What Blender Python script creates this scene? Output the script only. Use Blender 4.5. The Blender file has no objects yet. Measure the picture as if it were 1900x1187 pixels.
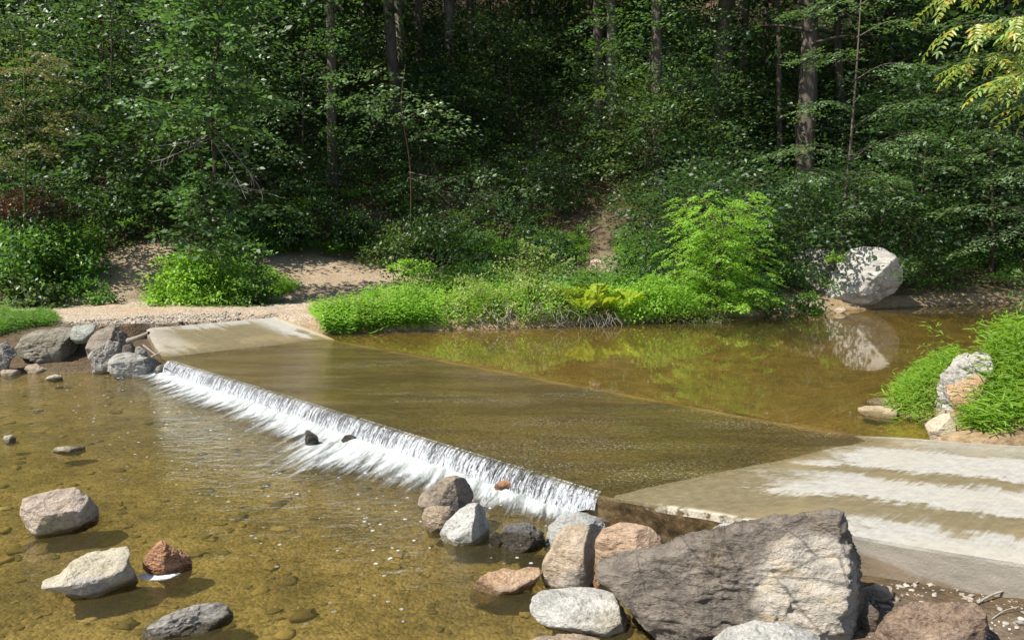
import bpy, bmesh, math, random
import numpy as np
from mathutils import Vector

SC = bpy.context.scene
COL = SC.collection
RNG = np.random.default_rng(7)
PI = math.pi

# ------------------------------------------------------------------ camera model (used to find where things stand)
FPX = 1400.0
EYE = np.array([0.0, 0.0, 2.5])
TH = math.atan(162.5 / FPX)
FWD = np.array([0, math.cos(TH), -math.sin(TH)])
UPV = np.array([0, math.sin(TH), math.cos(TH)])
RGT = np.array([1.0, 0, 0])

def ray(u, v):
    return FWD + RGT * ((u - 950) / FPX) - UPV * ((v - 593.5) / FPX)

def on_z(u, v, z=0.0):
    d = ray(u, v)
    return EYE + d * ((z - EYE[2]) / d[2])

def at_y(u, v, y):
    d = ray(u, v)
    return EYE + d * (y / d[1])

def project(p):
    p = np.asarray(p, float) - EYE
    d = p @ FWD
    return 950 + FPX * (p @ RGT) / d, 593.5 - FPX * (p @ UPV) / d

# ------------------------------------------------------------------ noise
_perm = np.random.default_rng(3).permutation(256)
_perm = np.concatenate([_perm, _perm, _perm])
_grad = np.random.default_rng(4).normal(size=(256, 3))
_grad /= np.linalg.norm(_grad, axis=1)[:, None]

def perlin(p):
    p = np.asarray(p, float)
    i = np.floor(p).astype(int)
    f = p - i
    i &= 255
    w = f * f * f * (f * (f * 6 - 15) + 10)
    out = 0
    for dx in (0, 1):
        for dy in (0, 1):
            for dz in (0, 1):
                h = _perm[_perm[_perm[(i[:, 0] + dx) & 255] + ((i[:, 1] + dy) & 255)] + ((i[:, 2] + dz) & 255)] & 255
                g = _grad[h]
                dot = g[:, 0] * (f[:, 0] - dx) + g[:, 1] * (f[:, 1] - dy) + g[:, 2] * (f[:, 2] - dz)
                wx = w[:, 0] if dx else 1 - w[:, 0]
                wy = w[:, 1] if dy else 1 - w[:, 1]
                wz = w[:, 2] if dz else 1 - w[:, 2]
                out = out + dot * wx * wy * wz
    return out

def fbm(p, oct=4, gain=0.5):
    p = np.asarray(p, float)
    a, s, out = 1.0, 1.0, 0
    for k in range(oct):
        out = out + a * perlin(p * s + k * 17.3)
        a *= gain
        s *= 2.03
    return out

def fbm2(x, y, s, oct=4, off=0.0):
    return fbm(np.stack([x * s + off, y * s, np.full_like(x, off * 1.7 + 0.37)], 1), oct)

def sstep(a, b, x):
    t = np.clip((x - a) / (b - a), 0, 1)
    return t * t * (3 - 2 * t)

def poly_sd(x, y, poly):
    """signed distance to a polygon, negative inside"""
    poly = np.asarray(poly, float)[:, :2]
    d2 = np.full(x.shape, 1e9)
    inside = np.zeros(x.shape, bool)
    n = len(poly)
    for i in range(n):
        ax, ay = poly[i]
        bx, by = poly[(i + 1) % n]
        ex, ey = bx - ax, by - ay
        t = np.clip(((x - ax) * ex + (y - ay) * ey) / (ex * ex + ey * ey + 1e-12), 0, 1)
        d2 = np.minimum(d2, (x - ax - t * ex) ** 2 + (y - ay - t * ey) ** 2)
        c = (ay > y) != (by > y)
        with np.errstate(divide='ignore', invalid='ignore'):
            xi = ax + (y - ay) * (bx - ax) / (by - ay)
        inside ^= c & (x < xi)
    d = np.sqrt(d2)
    return np.where(inside, -d, d)

# ------------------------------------------------------------------ the ford's own axes: s along the road, t across it (upstream)
A0 = on_z(315, 670)
B0 = on_z(1100, 912)
SV = (B0 - A0) / np.linalg.norm(B0 - A0)
TV = np.array([-SV[1], SV[0], 0])
FW = 3.968

def st(s, t, z=0.0):
    p = A0 + SV * s + TV * t
    return np.array([p[0], p[1], z])

def to_st(x, y):
    return (x - A0[0]) * SV[0] + (y - A0[1]) * SV[1], (x - A0[0]) * TV[0] + (y - A0[1]) * TV[1]

def slab_z(s, t):
    s0 = 10.4 + 1.1 * t / FW
    return -0.045 + np.maximum(0, s - s0) * 0.125 + np.maximum(0, -0.2 - s) * 0.12

LOW = -0.27
POOL = [on_z(*q) for q in [(600, 621), (640, 619), (700, 617), (800, 614), (900, 612), (1060, 606), (1180, 600), (1300, 592), (1400, 588),
        (1440, 581), (1540, 577), (1600, 575), (1680, 571), (1790, 566), (1900, 562), (2300, 556), (2500, 600), (2100, 640), (1900, 652),
        (1800, 668), (1735, 690), (1690, 712), (1650, 742), (1640, 758), (1660, 768), (1705, 778), (1722, 795), (1745, 815)]]
POOL = [p[:2] for p in POOL] + [st(12.2, FW - 0.3)[:2], st(11.2, 2.5)[:2], st(-0.2, 2.5)[:2], st(-0.55, FW - 0.2)[:2]]
LOWER = [p[:2] for p in [on_z(u, v, LOW) for u, v in [(330, 690), (250, 694), (160, 690), (95, 694), (40, 692), (-60, 690), (-300, 695), (-700, 730)]]]
LOWER += [(-12, 1.0), (-7, -3), (-1.0, -3.0), (-0.3, 2.0)]
LOWER += [p[:2] for p in [on_z(u, v, LOW) for u, v in [(1000, 1300), (1215, 1187), (1235, 1120), (1200, 1060), (1250, 1010), (1300, 985)]]]
LOWER += [st(11.6, 0.3)[:2], st(-0.2, 0.3)[:2]]

def ground_z(x, y):
    x = np.atleast_1d(np.asarray(x, float))
    y = np.atleast_1d(np.asarray(y, float))
    left = sstep(-6, -13, x)
    ye = 25.2 - 3.2 * left + 0.9 * np.sin(x * 0.35 + 1) * (1 - left) + 1.5 * sstep(8, 13, x)
    q = y - ye
    q1 = np.clip(q, 0, None)
    hill = np.where(q1 < 5, (0.26 + 0.16 * left) * q1, (0.26 + 0.16 * left) * 5 + 0.56 * (q1 - 5))
    hill = hill + fbm2(x, y, 0.16, 3) * np.clip(q1 / 8, 0, 1) * 1.1
    land = 0.36 + 0.10 * fbm2(x, y, 0.45, 3, 5.0) + hill
    # right bank between ford and pool
    rb = np.exp(-((x - 6.6) ** 2 / 1.6 + (y - 9.9) ** 2 / 3.2))
    land = land + 0.35 * rb + 0.25 * sstep(7, 10, x) * sstep(16, 11, y)
    land = land + 0.5 * sstep(4.0, 1.0, y) * sstep(-1, 2, x)
    dl = poly_sd(x, y, LOWER)
    du = poly_sd(x, y, POOL)
    sl = np.where((x > -1.5) & (y < 9), 0.19, np.where((x < -5.5) & (y < 18.5), 0.30, 0.6))
    zl = LOW + np.where(dl > 0, dl * sl, np.maximum(dl * 0.25, -0.17))
    deep = np.exp(-((dl + 1.6) / 1.0) ** 2)
    zu = np.where(du > 0, du * 0.62, np.maximum(du * 0.32, -0.62))
    z = np.minimum(land, np.minimum(zl, zu))
    # small breakup, stronger on the stream bed
    z = z + 0.035 * fbm2(x, y, 1.9, 3, 2.0) + 0.02 * fbm2(x, y, 5.0, 2, 9.0)
    s, t = to_st(x, y)
    foot = (s > -3.12) & (s < 18) & (t > -0.02) & (t < FW + 0.05)
    z = np.where(foot, np.minimum(z, slab_z(s, t) - 0.22), z)
    near = (s > -3.1) & (s < 17.5) & (t >= FW) & (t < FW + 1.2) & ((s < -0.3) | (s > 11.6))
    z = np.where(near, np.minimum(z, slab_z(s, np.full_like(s, FW)) + 0.02 + (t - FW) * 0.35), z)
    return z

def gz(x, y):
    return float(ground_z(x, y)[0])

def ground_hit(u, v, tmax=75.0):
    d = ray(u, v)
    k = np.geomspace(2.0, tmax, 1500)
    p = EYE[None] + d[None] * k[:, None]
    h = ground_z(p[:, 0], p[:, 1])
    b = np.nonzero(p[:, 2] < h)[0]
    i = b[0] if len(b) else -1
    return np.array([p[i, 0], p[i, 1], h[i]])

# ------------------------------------------------------------------ mesh helpers
def mesh_arrays(name, verts, loops, starts, mat=None, smooth=False, uv=None):
    me = bpy.data.meshes.new(name)
    verts = np.asarray(verts, np.float32)
    loops = np.asarray(loops, np.int32)
    starts = np.asarray(starts, np.int32)
    me.vertices.add(len(verts))
    me.vertices.foreach_set('co', verts.ravel())
    me.loops.add(len(loops))
    me.loops.foreach_set('vertex_index', loops)
    me.polygons.add(len(starts))
    me.polygons.foreach_set('loop_start', starts)
    if smooth:
        me.polygons.foreach_set('use_smooth', np.ones(len(starts), bool))
    if uv is not None:
        lay = me.uv_layers.new(name='UVMap')
        lay.data.foreach_set('uv', np.asarray(uv, np.float32)[loops].ravel())
    me.update(calc_edges=True)
    me.validate()
    if mat is not None:
        me.materials.append(mat)
    return me

def tri_mesh(name, verts, tris, mat=None, smooth=False, uv=None):
    tris = np.asarray(tris, np.int32)
    n = tris.shape[1]
    return mesh_arrays(name, verts, tris.ravel(), np.arange(len(tris)) * n, mat, smooth, uv)

def link(name, me, parent=None, loc=(0, 0, 0)):
    o = bpy.data.objects.new(name, me)
    COL.objects.link(o)
    o.location = loc
    if parent is not None:
        o.parent = parent
    return o

def tag(o, label=None, cat=None, group=None, kind=None):
    if label: o['label'] = label
    if cat: o['category'] = cat
    if group: o['group'] = group
    if kind: o['kind'] = kind
    return o

def root(name, loc, label, cat, group=None):
    o = link(name, None, None, loc)
    return tag(o, label, cat, group)

def copy_tree(o, loc, rz, sc, label=None):
    c = o.copy()
    COL.objects.link(c)
    c.location = loc
    c.rotation_euler = (0, 0, rz)
    c.scale = (sc, sc, sc)
    if label: c['label'] = label
    for ch in o.children:
        d = ch.copy()
        COL.objects.link(d)
        d.parent = c
    return c

def norm(a):
    return a / (np.linalg.norm(a, axis=-1, keepdims=True) + 1e-9)

def leaf_mesh(name, P, D, N, L, mat, wr=0.5, fold=0.12, shape='kite', curl=0.0):
    """one small folded blade per leaf"""
    P = np.asarray(P); n = len(P)
    D = norm(np.asarray(D)); N = norm(np.asarray(N) - D * np.sum(D * N, 1, keepdims=True))
    B = np.cross(N, D)
    L = np.asarray(L)[:, None]
    Wd = L * wr * 0.5
    if shape == 'kite':
        v = np.stack([P, P + D * L * 0.42 - B * Wd + N * fold * Wd * 2, P + D * L - N * curl * L, P + D * L * 0.42 + B * Wd + N * fold * Wd * 2], 1)
        f = np.array([[0, 1, 2], [0, 2, 3]])
        idx = (np.arange(n) * 4)[:, None, None] + f[None]
        return tri_mesh(name, v.reshape(-1, 3), idx.reshape(-1, 3), mat)
    if shape == 'hex':
        v = np.stack([P, P + D * L * 0.28 - B * Wd * 0.85 + N * fold * Wd * 2, P + D * L * 0.64 - B * Wd * 0.8 + N * (fold * Wd * 2 - curl * L * 0.4),
                      P + D * L - N * curl * L, P + D * L * 0.64 + B * Wd * 0.8 + N * (fold * Wd * 2 - curl * L * 0.4), P + D * L * 0.28 + B * Wd * 0.85 + N * fold * Wd * 2], 1)
        f = np.array([[0, 1, 2, 3], [0, 3, 4, 5]])
        idx = (np.arange(n) * 6)[:, None, None] + f[None]
        return tri_mesh(name, v.reshape(-1, 3), idx.reshape(-1, 4), mat)
    if shape == 'blade':
        m = P + D * L * 0.5
        e = P + D * L * 0.9 - N * curl * L
        v = np.stack([P - B * Wd * 0.35, P + B * Wd * 0.35, m - B * Wd + 0 * N, m + B * Wd, e], 1)
        f = np.array([[0, 1, 3], [0, 3, 2], [2, 3, 4]])
        idx = (np.arange(n) * 5)[:, None, None] + f[None]
        return tri_mesh(name, v.reshape(-1, 3), idx.reshape(-1, 3), mat)

def tubes(paths, sides=6, rough=0.0, seed=0):
    """paths: list of (points[n,3], radii[n]) -> verts, quads"""
    V, Q = [], []
    base = 0
    for pts, rad in paths:
        pts = np.asarray(pts, float); rad = np.asarray(rad, float)
        n = len(pts)
        tan = np.gradient(pts, axis=0)
        tan = norm(tan)
        ref = np.array([0, 1.0, 0.13]) if abs(tan[0][1]) < 0.9 else np.array([1.0, 0, 0.1])
        u = norm(np.cross(tan, ref)); w = np.cross(tan, u)
        a = np.linspace(0, 2 * PI, sides, endpoint=False)
        ring = u[:, None] * np.cos(a)[None, :, None] + w[:, None] * np.sin(a)[None, :, None]
        r = np.repeat(rad[:, None], sides, 1)
        if rough:
            q = pts[:, None] * np.array([1, 1, 0.5]) + ring * rad[:, None, None] * 6
            r = r * (1 + rough * perlin((q.reshape(-1, 3) * 1.7) + seed * 3.1).reshape(n, sides) * 2)
        v = pts[:, None] + ring * r[:, :, None]
        V.append(v.reshape(-1, 3))
        i = np.arange(n - 1)[:, None] * sides; j = np.arange(sides)[None]
        k = (j + 1) % sides
        q = np.stack([i + j, i + k, i + sides + k, i + sides + j], -1).reshape(-1, 4) + base
        Q.append(q)
        base += n * sides
    return np.concatenate(V), np.concatenate(Q)

def tube_mesh(name, paths, mat, sides=6, rough=0.0, seed=0):
    v, q = tubes(paths, sides, rough, seed)
    return tri_mesh(name, v, q, mat, smooth=True)

def spline(pts, n=10):
    pts = np.asarray(pts, float)
    if len(pts) == 2:
        t = np.linspace(0, 1, n)[:, None]
        return pts[0] * (1 - t) + pts[1] * t
    P = np.vstack([2 * pts[0] - pts[1], pts, 2 * pts[-1] - pts[-2]])
    out = []
    m = len(pts) - 1
    for i in range(m):
        p0, p1, p2, p3 = P[i:i + 4]
        t = np.linspace(0, 1, max(2, n // m + 1), endpoint=(i == m - 1))[:, None]
        out.append(0.5 * ((2 * p1) + (-p0 + p2) * t + (2 * p0 - 5 * p1 + 4 * p2 - p3) * t ** 2 + (-p0 + 3 * p1 - 3 * p2 + p3) * t ** 3))
    return np.vstack(out)

# ------------------------------------------------------------------ materials
def new_mat(name):
    m = bpy.data.materials.new(name)
    m.use_nodes = True
    nt = m.node_tree
    nt.nodes.clear()
    out = nt.nodes.new('ShaderNodeOutputMaterial')
    return m, nt, out

class G:
    """small wrapper to write node graphs briefly"""
    def __init__(s, nt): s.nt = nt
    def n(s, t, **kw):
        x = s.nt.nodes.new(t)
        for k, v in kw.items(): setattr(x, k, v)
        return x
    def put(s, sock, v):
        if isinstance(v, bpy.types.NodeSocket): s.nt.links.new(v, sock)
        elif isinstance(v, (tuple, list)) and sock.type == 'RGBA' and len(v) == 3: sock.default_value = (*v, 1)
        else: sock.default_value = v
    def noise(s, vec, scale, detail=4, rough=0.55, dist=0.0):
        x = s.n('ShaderNodeTexNoise')
        s.put(x.inputs['Vector'], vec)
        x.inputs['Scale'].default_value = scale; x.inputs['Detail'].default_value = detail
        x.inputs['Roughness'].default_value = rough; x.inputs['Distortion'].default_value = dist
        return x.outputs['Fac']
    def voro(s, vec, scale, feature='F1', out='Distance'):
        x = s.n('ShaderNodeTexVoronoi', feature=feature)
        s.put(x.inputs['Vector'], vec); x.inputs['Scale'].default_value = scale
        return x.outputs[out]
    def math(s, op, a, b=0.0, c=None, clamp=False):
        x = s.n('ShaderNodeMath', operation=op, use_clamp=clamp)
        s.put(x.inputs[0], a); s.put(x.inputs[1], b)
        if c is not None: s.put(x.inputs[2], c)
        return x.outputs[0]
    def rng(s, v, a, b, c=0.0, d=1.0, smooth=True):
        x = s.n('ShaderNodeMapRange', interpolation_type='SMOOTHSTEP' if smooth else 'LINEAR')
        s.put(x.inputs['Value'], v)
        for k, q in zip(('From Min', 'From Max', 'To Min', 'To Max'), (a, b, c, d)): s.put(x.inputs[k], q)
        return x.outputs['Result']
    def mix(s, f, a, b, blend='MIX'):
        x = s.n('ShaderNodeMix', data_type='RGBA', blend_type=blend)
        s.put(x.inputs[0], f); s.put(x.inputs[6], a); s.put(x.inputs[7], b)
        return x.outputs[2]
    def ramp(s, f, stops, interp='LINEAR'):
        x = s.n('ShaderNodeValToRGB')
        s.put(x.inputs[0], f)
        cr = x.color_ramp; cr.interpolation = interp
        while len(cr.elements) < len(stops): cr.elements.new(0.5)
        for e, (p, c) in zip(cr.elements, stops):
            e.position = p; e.color = (*c, 1)
        return x.outputs[0]
    def scale(s, vec, sc, rot=(0, 0, 0)):
        x = s.n('ShaderNodeMapping')
        s.put(x.inputs['Vector'], vec)
        x.inputs['Scale'].default_value = sc; x.inputs['Rotation'].default_value = rot
        return x.outputs[0]
    def bump(s, h, strength=0.5, dist=0.02, normal=None):
        x = s.n('ShaderNodeBump')
        s.put(x.inputs['Height'], h); x.inputs['Strength'].default_value = strength; x.inputs['Distance'].default_value = dist
        if normal is not None: s.put(x.inputs['Normal'], normal)
        return x.outputs[0]
    def attr(s, name, out='Color'):
        x = s.n('ShaderNodeAttribute', attribute_name=name)
        return x.outputs[out]
    def bsdf(s, color, rough=0.8, normal=None, spec=0.4):
        x = s.n('ShaderNodeBsdfPrincipled')
        s.put(x.inputs['Base Color'], color); s.put(x.inputs['Roughness'], rough)
        x.inputs['Specular IOR Level'].default_value = spec
        if normal is not None: s.put(x.inputs['Normal'], normal)
        return x.outputs[0]
    def out(s, out, sh): s.nt.links.new(sh, out.inputs['Surface'])
    def mixsh(s, f, a, b):
        x = s.n('ShaderNodeMixShader')
        s.put(x.inputs[0], f); s.nt.links.new(a, x.inputs[1]); s.nt.links.new(b, x.inputs[2])
        return x.outputs[0]
    def pos(s): return s.n('ShaderNodeNewGeometry').outputs['Position']
    def obj(s): return s.n('ShaderNodeTexCoord').outputs['Object']
    def sep(s, v):
        x = s.n('ShaderNodeSeparateXYZ'); s.put(x.inputs[0], v)
        return x.outputs

def leaf_mat(name, cols, trans, tw=0.38, rough=0.42, spec=0.5):
    m, nt, out = new_mat(name); g = G(nt)
    r = g.n('ShaderNodeNewGeometry').outputs['Random Per Island']
    oi = g.n('ShaderNodeObjectInfo').outputs['Random']
    k = len(cols)
    c = g.ramp(r, [(i / max(1, k - 1), q) for i, q in enumerate(cols)])
    big = g.noise(g.pos(), 0.7, 2)
    v = g.math('ADD', g.rng(big, 0.3, 0.7, 0.7, 1.25), g.math('MULTIPLY', g.math('SUBTRACT', oi, 0.5), 0.3))
    c = g.mix(1.0, c, v, 'MULTIPLY')
    b = g.bsdf(c, rough, None, spec)
    t = g.n('ShaderNodeBsdfTranslucent')
    g.put(t.inputs['Color'], g.mix(0.75, c, trans))
    g.out(out, g.mixsh(tw, b, t.outputs[0]))
    return m

def bark_mat(name, c1, c2, lichen=None):
    m, nt, out = new_mat(name); g = G(nt)
    o = g.obj()
    n = g.noise(g.scale(o, (9, 9, 1.6)), 1.0, 6, 0.65)
    n2 = g.noise(o, 0.8, 4)
    c = g.ramp(n, [(0.3, c1), (0.7, c2)])
    if lichen: c = g.mix(g.rng(n2, 0.5, 0.68, 0, 0.7), c, lichen)
    g.out(out, g.bsdf(c, 0.9, g.bump(n, 0.9, 0.05), 0.2))
    return m

def rock_mat(name, cols, accent=None, acc=(0.55, 0.7), scale=2.2, strata=(1, 1, 3), rot=(0.4, 0.3, 0.2), water=None, patch=None, rough=0.75, vein=0.0, amt=0.9, speck=0.35):
    m, nt, out = new_mat(name); g = G(nt)
    o = g.obj()
    ms = g.scale(o, strata, rot)
    n1 = g.noise(ms, scale, 8, 0.62, 0.6)
    n2 = g.noise(o, scale * 0.6, 5, 0.6)
    n3 = g.noise(o, scale * 14, 4, 0.7)
    k = len(cols)
    dk = 0.80
    cols = [tuple(q * dk * w_ for q, w_ in zip(cc_, (1.0, .965, .90))) for cc_ in cols]
    c = g.ramp(n1, [(0.36 + 0.27 * i / (k - 1), q) for i, q in enumerate(cols)])
    if accent is not None:
        c = g.mix(g.rng(n2, acc[0], acc[1], 0, amt), c, [q * dk for q in accent])
    n4 = g.noise(o, scale * 1.7, 7, 0.7, 1.2)
    c = g.mix(g.rng(n4, 0.54, 0.68, 0, 0.55), c, [q * 0.42 for q in cols[1]])
    n5 = g.noise(ms, scale * 4.5, 6, 0.7, 0.4)
    c = g.mix(g.rng(n5, 0.5, 0.72, 0, 0.4), c, [min(.8, q * 1.25) for q in cols[-1]])
    if patch is not None:
        (cx, cy, cz), rad, pc = patch
        dv = g.n('ShaderNodeVectorMath', operation='DISTANCE'); g.put(dv.inputs[0], o); dv.inputs[1].default_value = (cx, cy, cz)
        dd = g.math('ADD', dv.outputs['Value'], g.math('MULTIPLY', g.math('SUBTRACT', g.noise(o, 5, 6, 0.7), 0.5), rad * 0.55))
        c = g.mix(g.rng(dd, rad * 1.05, rad * 0.72, 0, 1), c, g.ramp(g.noise(ms, scale * 1.6, 7, 0.7), [(0.3, [q * 0.45 for q in pc]), (0.5, pc), (0.72, (0.58, 0.44, 0.26))]))
    c = g.mix(g.rng(n3, 0.35, 0.7, 0, speck), c, [min(1, q * 1.5) for q in cols[-1]])
    c = g.mix(g.rng(n3, 0.48, 0.28, 0, speck), c, [q * 0.5 for q in cols[0]])
    if vein:
        vv = g.voro(g.scale(o, (1, 1, 2.5), rot), scale * 0.9, 'DISTANCE_TO_EDGE')
        wob = g.noise(o, scale * 3, 4)
        c = g.mix(g.rng(g.math('ADD', vv, g.math('MULTIPLY', wob, 0.05)), 0.05, 0.025, 0, vein), c, (0.03, 0.028, 0.025))
    rgh = rough
    if water is not None:
        z = g.sep(g.pos())[2]
        w = g.rng(g.math('ADD', z, g.math('MULTIPLY', g.math('SUBTRACT', n2, 0.5), 0.12)), water + 0.075, water + 0.035, 0, 1)
        c = g.mix(w, c, g.mix(1.0, c, (0.42, 0.38, 0.3), 'MULTIPLY'))
        rgh = g.rng(w, 0, 1, rough, 0.2)
    h = g.math('ADD', g.math('MULTIPLY', n1, 1.0), g.math('ADD', g.math('MULTIPLY', n3, 0.22), g.math('MULTIPLY', g.noise(ms, scale * 5, 6, 0.7), 0.5)))
    g.out(out, g.bsdf(c, rgh, g.bump(h, 0.9, 0.10), 0.35))
    return m

# ------------------------------------------------------------------ rocks
def icos(sub):
    bm = bmesh.new()
    bmesh.ops.create_icosphere(bm, subdivisions=sub, radius=1.0)
    v = np.array([x.co[:] for x in bm.verts])
    f = np.array([[x.index for x in p.verts] for p in bm.faces])
    bm.free()
    return norm(v), f
ICO = {k: icos(k) for k in (2, 3, 4, 5, 6, 7)}

def rock(name, sil, zb, mat, label, cat='rock', group=None, thick=0.8, seed=1, planes=(), nrand=9, rough=0.065, sub=6, y=None, boxy=0.75, sink=0.25, back=0.75, cut=(0.72, 0.93), ridge=0.8):
    """a boulder with the outline of the one in the photo, its own depth, facets and weathering"""
    rg = np.random.default_rng(seed * 77 + 5)
    sil = np.asarray(sil, float)
    k = int(np.argmax(sil[:, 1]))
    ub = sil[:, 0].mean() * 0.5 + sil[k, 0] * 0.5; vb = sil[k, 1]
    if y is None:
        b = on_z(ub, vb, zb)
    else:
        b = at_y(ub, vb, y)
    ec = np.array([EYE[0] - b[0], EYE[1] - b[1], 0]); dist = np.linalg.norm(ec); ec /= dist
    ea = np.array([-ec[1], ec[0], 0])
    if ea[0] < 0: ea = -ea
    wid = (sil[:, 0].max() - sil[:, 0].min()) * dist / FPX
    T = thick * wid * 0.5
    cc = b - ec * T * back
    pts = []
    for u, v in sil:
        d = ray(u, v)
        q = ((cc - EYE) @ ec) / (d @ ec)
        p = EYE + d * q - cc
        pts.append((p @ ea, p[2]))
    pts = np.array(pts)
    hgt = pts[:, 1].max() - pts[:, 1].min()
    lo = pts[:, 1].min()
    low = pts[:, 1] < lo + 0.18 * hgt
    pts[low, 1] -= sink * hgt
    c0 = np.array([(pts[:, 0].max() + pts[:, 0].min()) / 2, (pts[:, 1].max() + pts[:, 1].min()) / 2])
    q = pts - c0
    # dense outline -> radius by angle
    loop = np.vstack([q, q[:1]])
    dense = np.vstack([loop[i] + (loop[i + 1] - loop[i]) * np.linspace(0, 1, 24, endpoint=False)[:, None] for i in range(len(q))])
    ang = np.arctan2(dense[:, 1], dense[:, 0]); R = np.hypot(dense[:, 0], dense[:, 1])
    bins = np.linspace(-PI, PI, 361)
    o_ = np.argsort(ang)
    Rb = np.interp(bins, ang[o_], R[o_], period=2 * PI)
    n, f = ICO[sub]
    na, nb, nc = n[:, 0], n[:, 2], n[:, 1]
    phi = np.arctan2(nb, na); rho = np.hypot(na, nb)
    Rr = np.interp(phi, bins, Rb)
    gq = rho ** boxy; hq = np.sign(nc) * np.abs(nc) ** boxy
    p = np.stack([np.cos(phi) * Rr * gq, np.sin(phi) * Rr * gq, T * hq], 1)
    pl = [(np.array(m, float), fr) for m, fr in planes]
    for _ in range(nrand):
        m = rg.normal(size=3); m[2] += np.sign(m[2]) * 0.7
        pl.append((m, rg.uniform(*cut)))
    for m, fr in pl:
        m = m / np.linalg.norm(m)
        dd = p @ m
        lim = dd.max() * fr
        over = dd > lim
        p[over] *= (lim + 0.05 * (dd[over] - lim))[:, None] / dd[over][:, None]
    # the far side falls away
    p[:, 1] -= np.maximum(0, -p[:, 2]) * ((EYE[2] - cc[2]) / dist) * 0.9 * np.clip(p[:, 1] / hgt + 0.6, 0, 1)
    size = (Rb.mean() + T) / 2
    w = p / size
    d1 = fbm(w * 1.6 + seed * 9.7, 5, 0.55)
    rid = 1 - np.abs(fbm(w * np.array([2.0, 5.0, 2.0]) + seed * 3.3, 4, 0.55)) * 2
    nn = norm(p)
    p = p + nn * (d1 * rough * 1.5 + (rid - 0.6) * rough * ridge)[:, None] * size
    wv = p[:, :1] * ea + p[:, 2:3] * ec + (p[:, 1:2]) * np.array([0, 0, 1.0]) + c0[0] * ea + np.array([0, 0, c0[1]])
    me = tri_mesh(name, wv, f, mat, smooth=True)
    # orientation of the faces
    bm = bmesh.new(); bm.from_mesh(me); bmesh.ops.recalc_face_normals(bm, faces=bm.faces); bm.to_mesh(me); bm.free()
    o = link(name, me, None, cc)
    tag(o, label, cat, group)
    return o

# ================================================================== THE GROUND
def wpoly(px): return np.array([ground_hit(u, v)[:2] for u, v in px])
ROADP = wpoly([(-260, 556), (0, 553), (140, 552), (270, 557), (420, 566), (540, 558), (640, 556), (655, 566), (600, 590), (575, 602), (600, 622), (545, 604), (280, 614), (100, 603), (0, 590), (-260, 600)])
DIRTP = [wpoly([(110, 556), (160, 500), (215, 466), (290, 450), (345, 448), (320, 480), (290, 520), (275, 560)]),
         wpoly([(470, 556), (475, 482), (560, 474), (660, 484), (815, 506), (800, 530), (690, 552), (600, 568)]),
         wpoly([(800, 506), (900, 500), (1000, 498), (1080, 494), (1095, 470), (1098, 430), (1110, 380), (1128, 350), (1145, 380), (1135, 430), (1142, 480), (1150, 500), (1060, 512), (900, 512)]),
         wpoly([(1420, 572), (1450, 548), (1500, 552), (1560, 580), (1500, 580)])]
GRASSP = [wpoly([(480, 476), (560, 462), (700, 462), (900, 470), (1060, 478), (1090, 470), (1085, 440), (1000, 448), (700, 448), (480, 452)]),
          wpoly([(1140, 470), (1150, 430), (1220, 440), (1230, 500), (1150, 500)])]
LEFTG = wpoly([(-60, 588), (0, 585), (100, 592), (106, 604), (40, 612), (-60, 640)])

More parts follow.
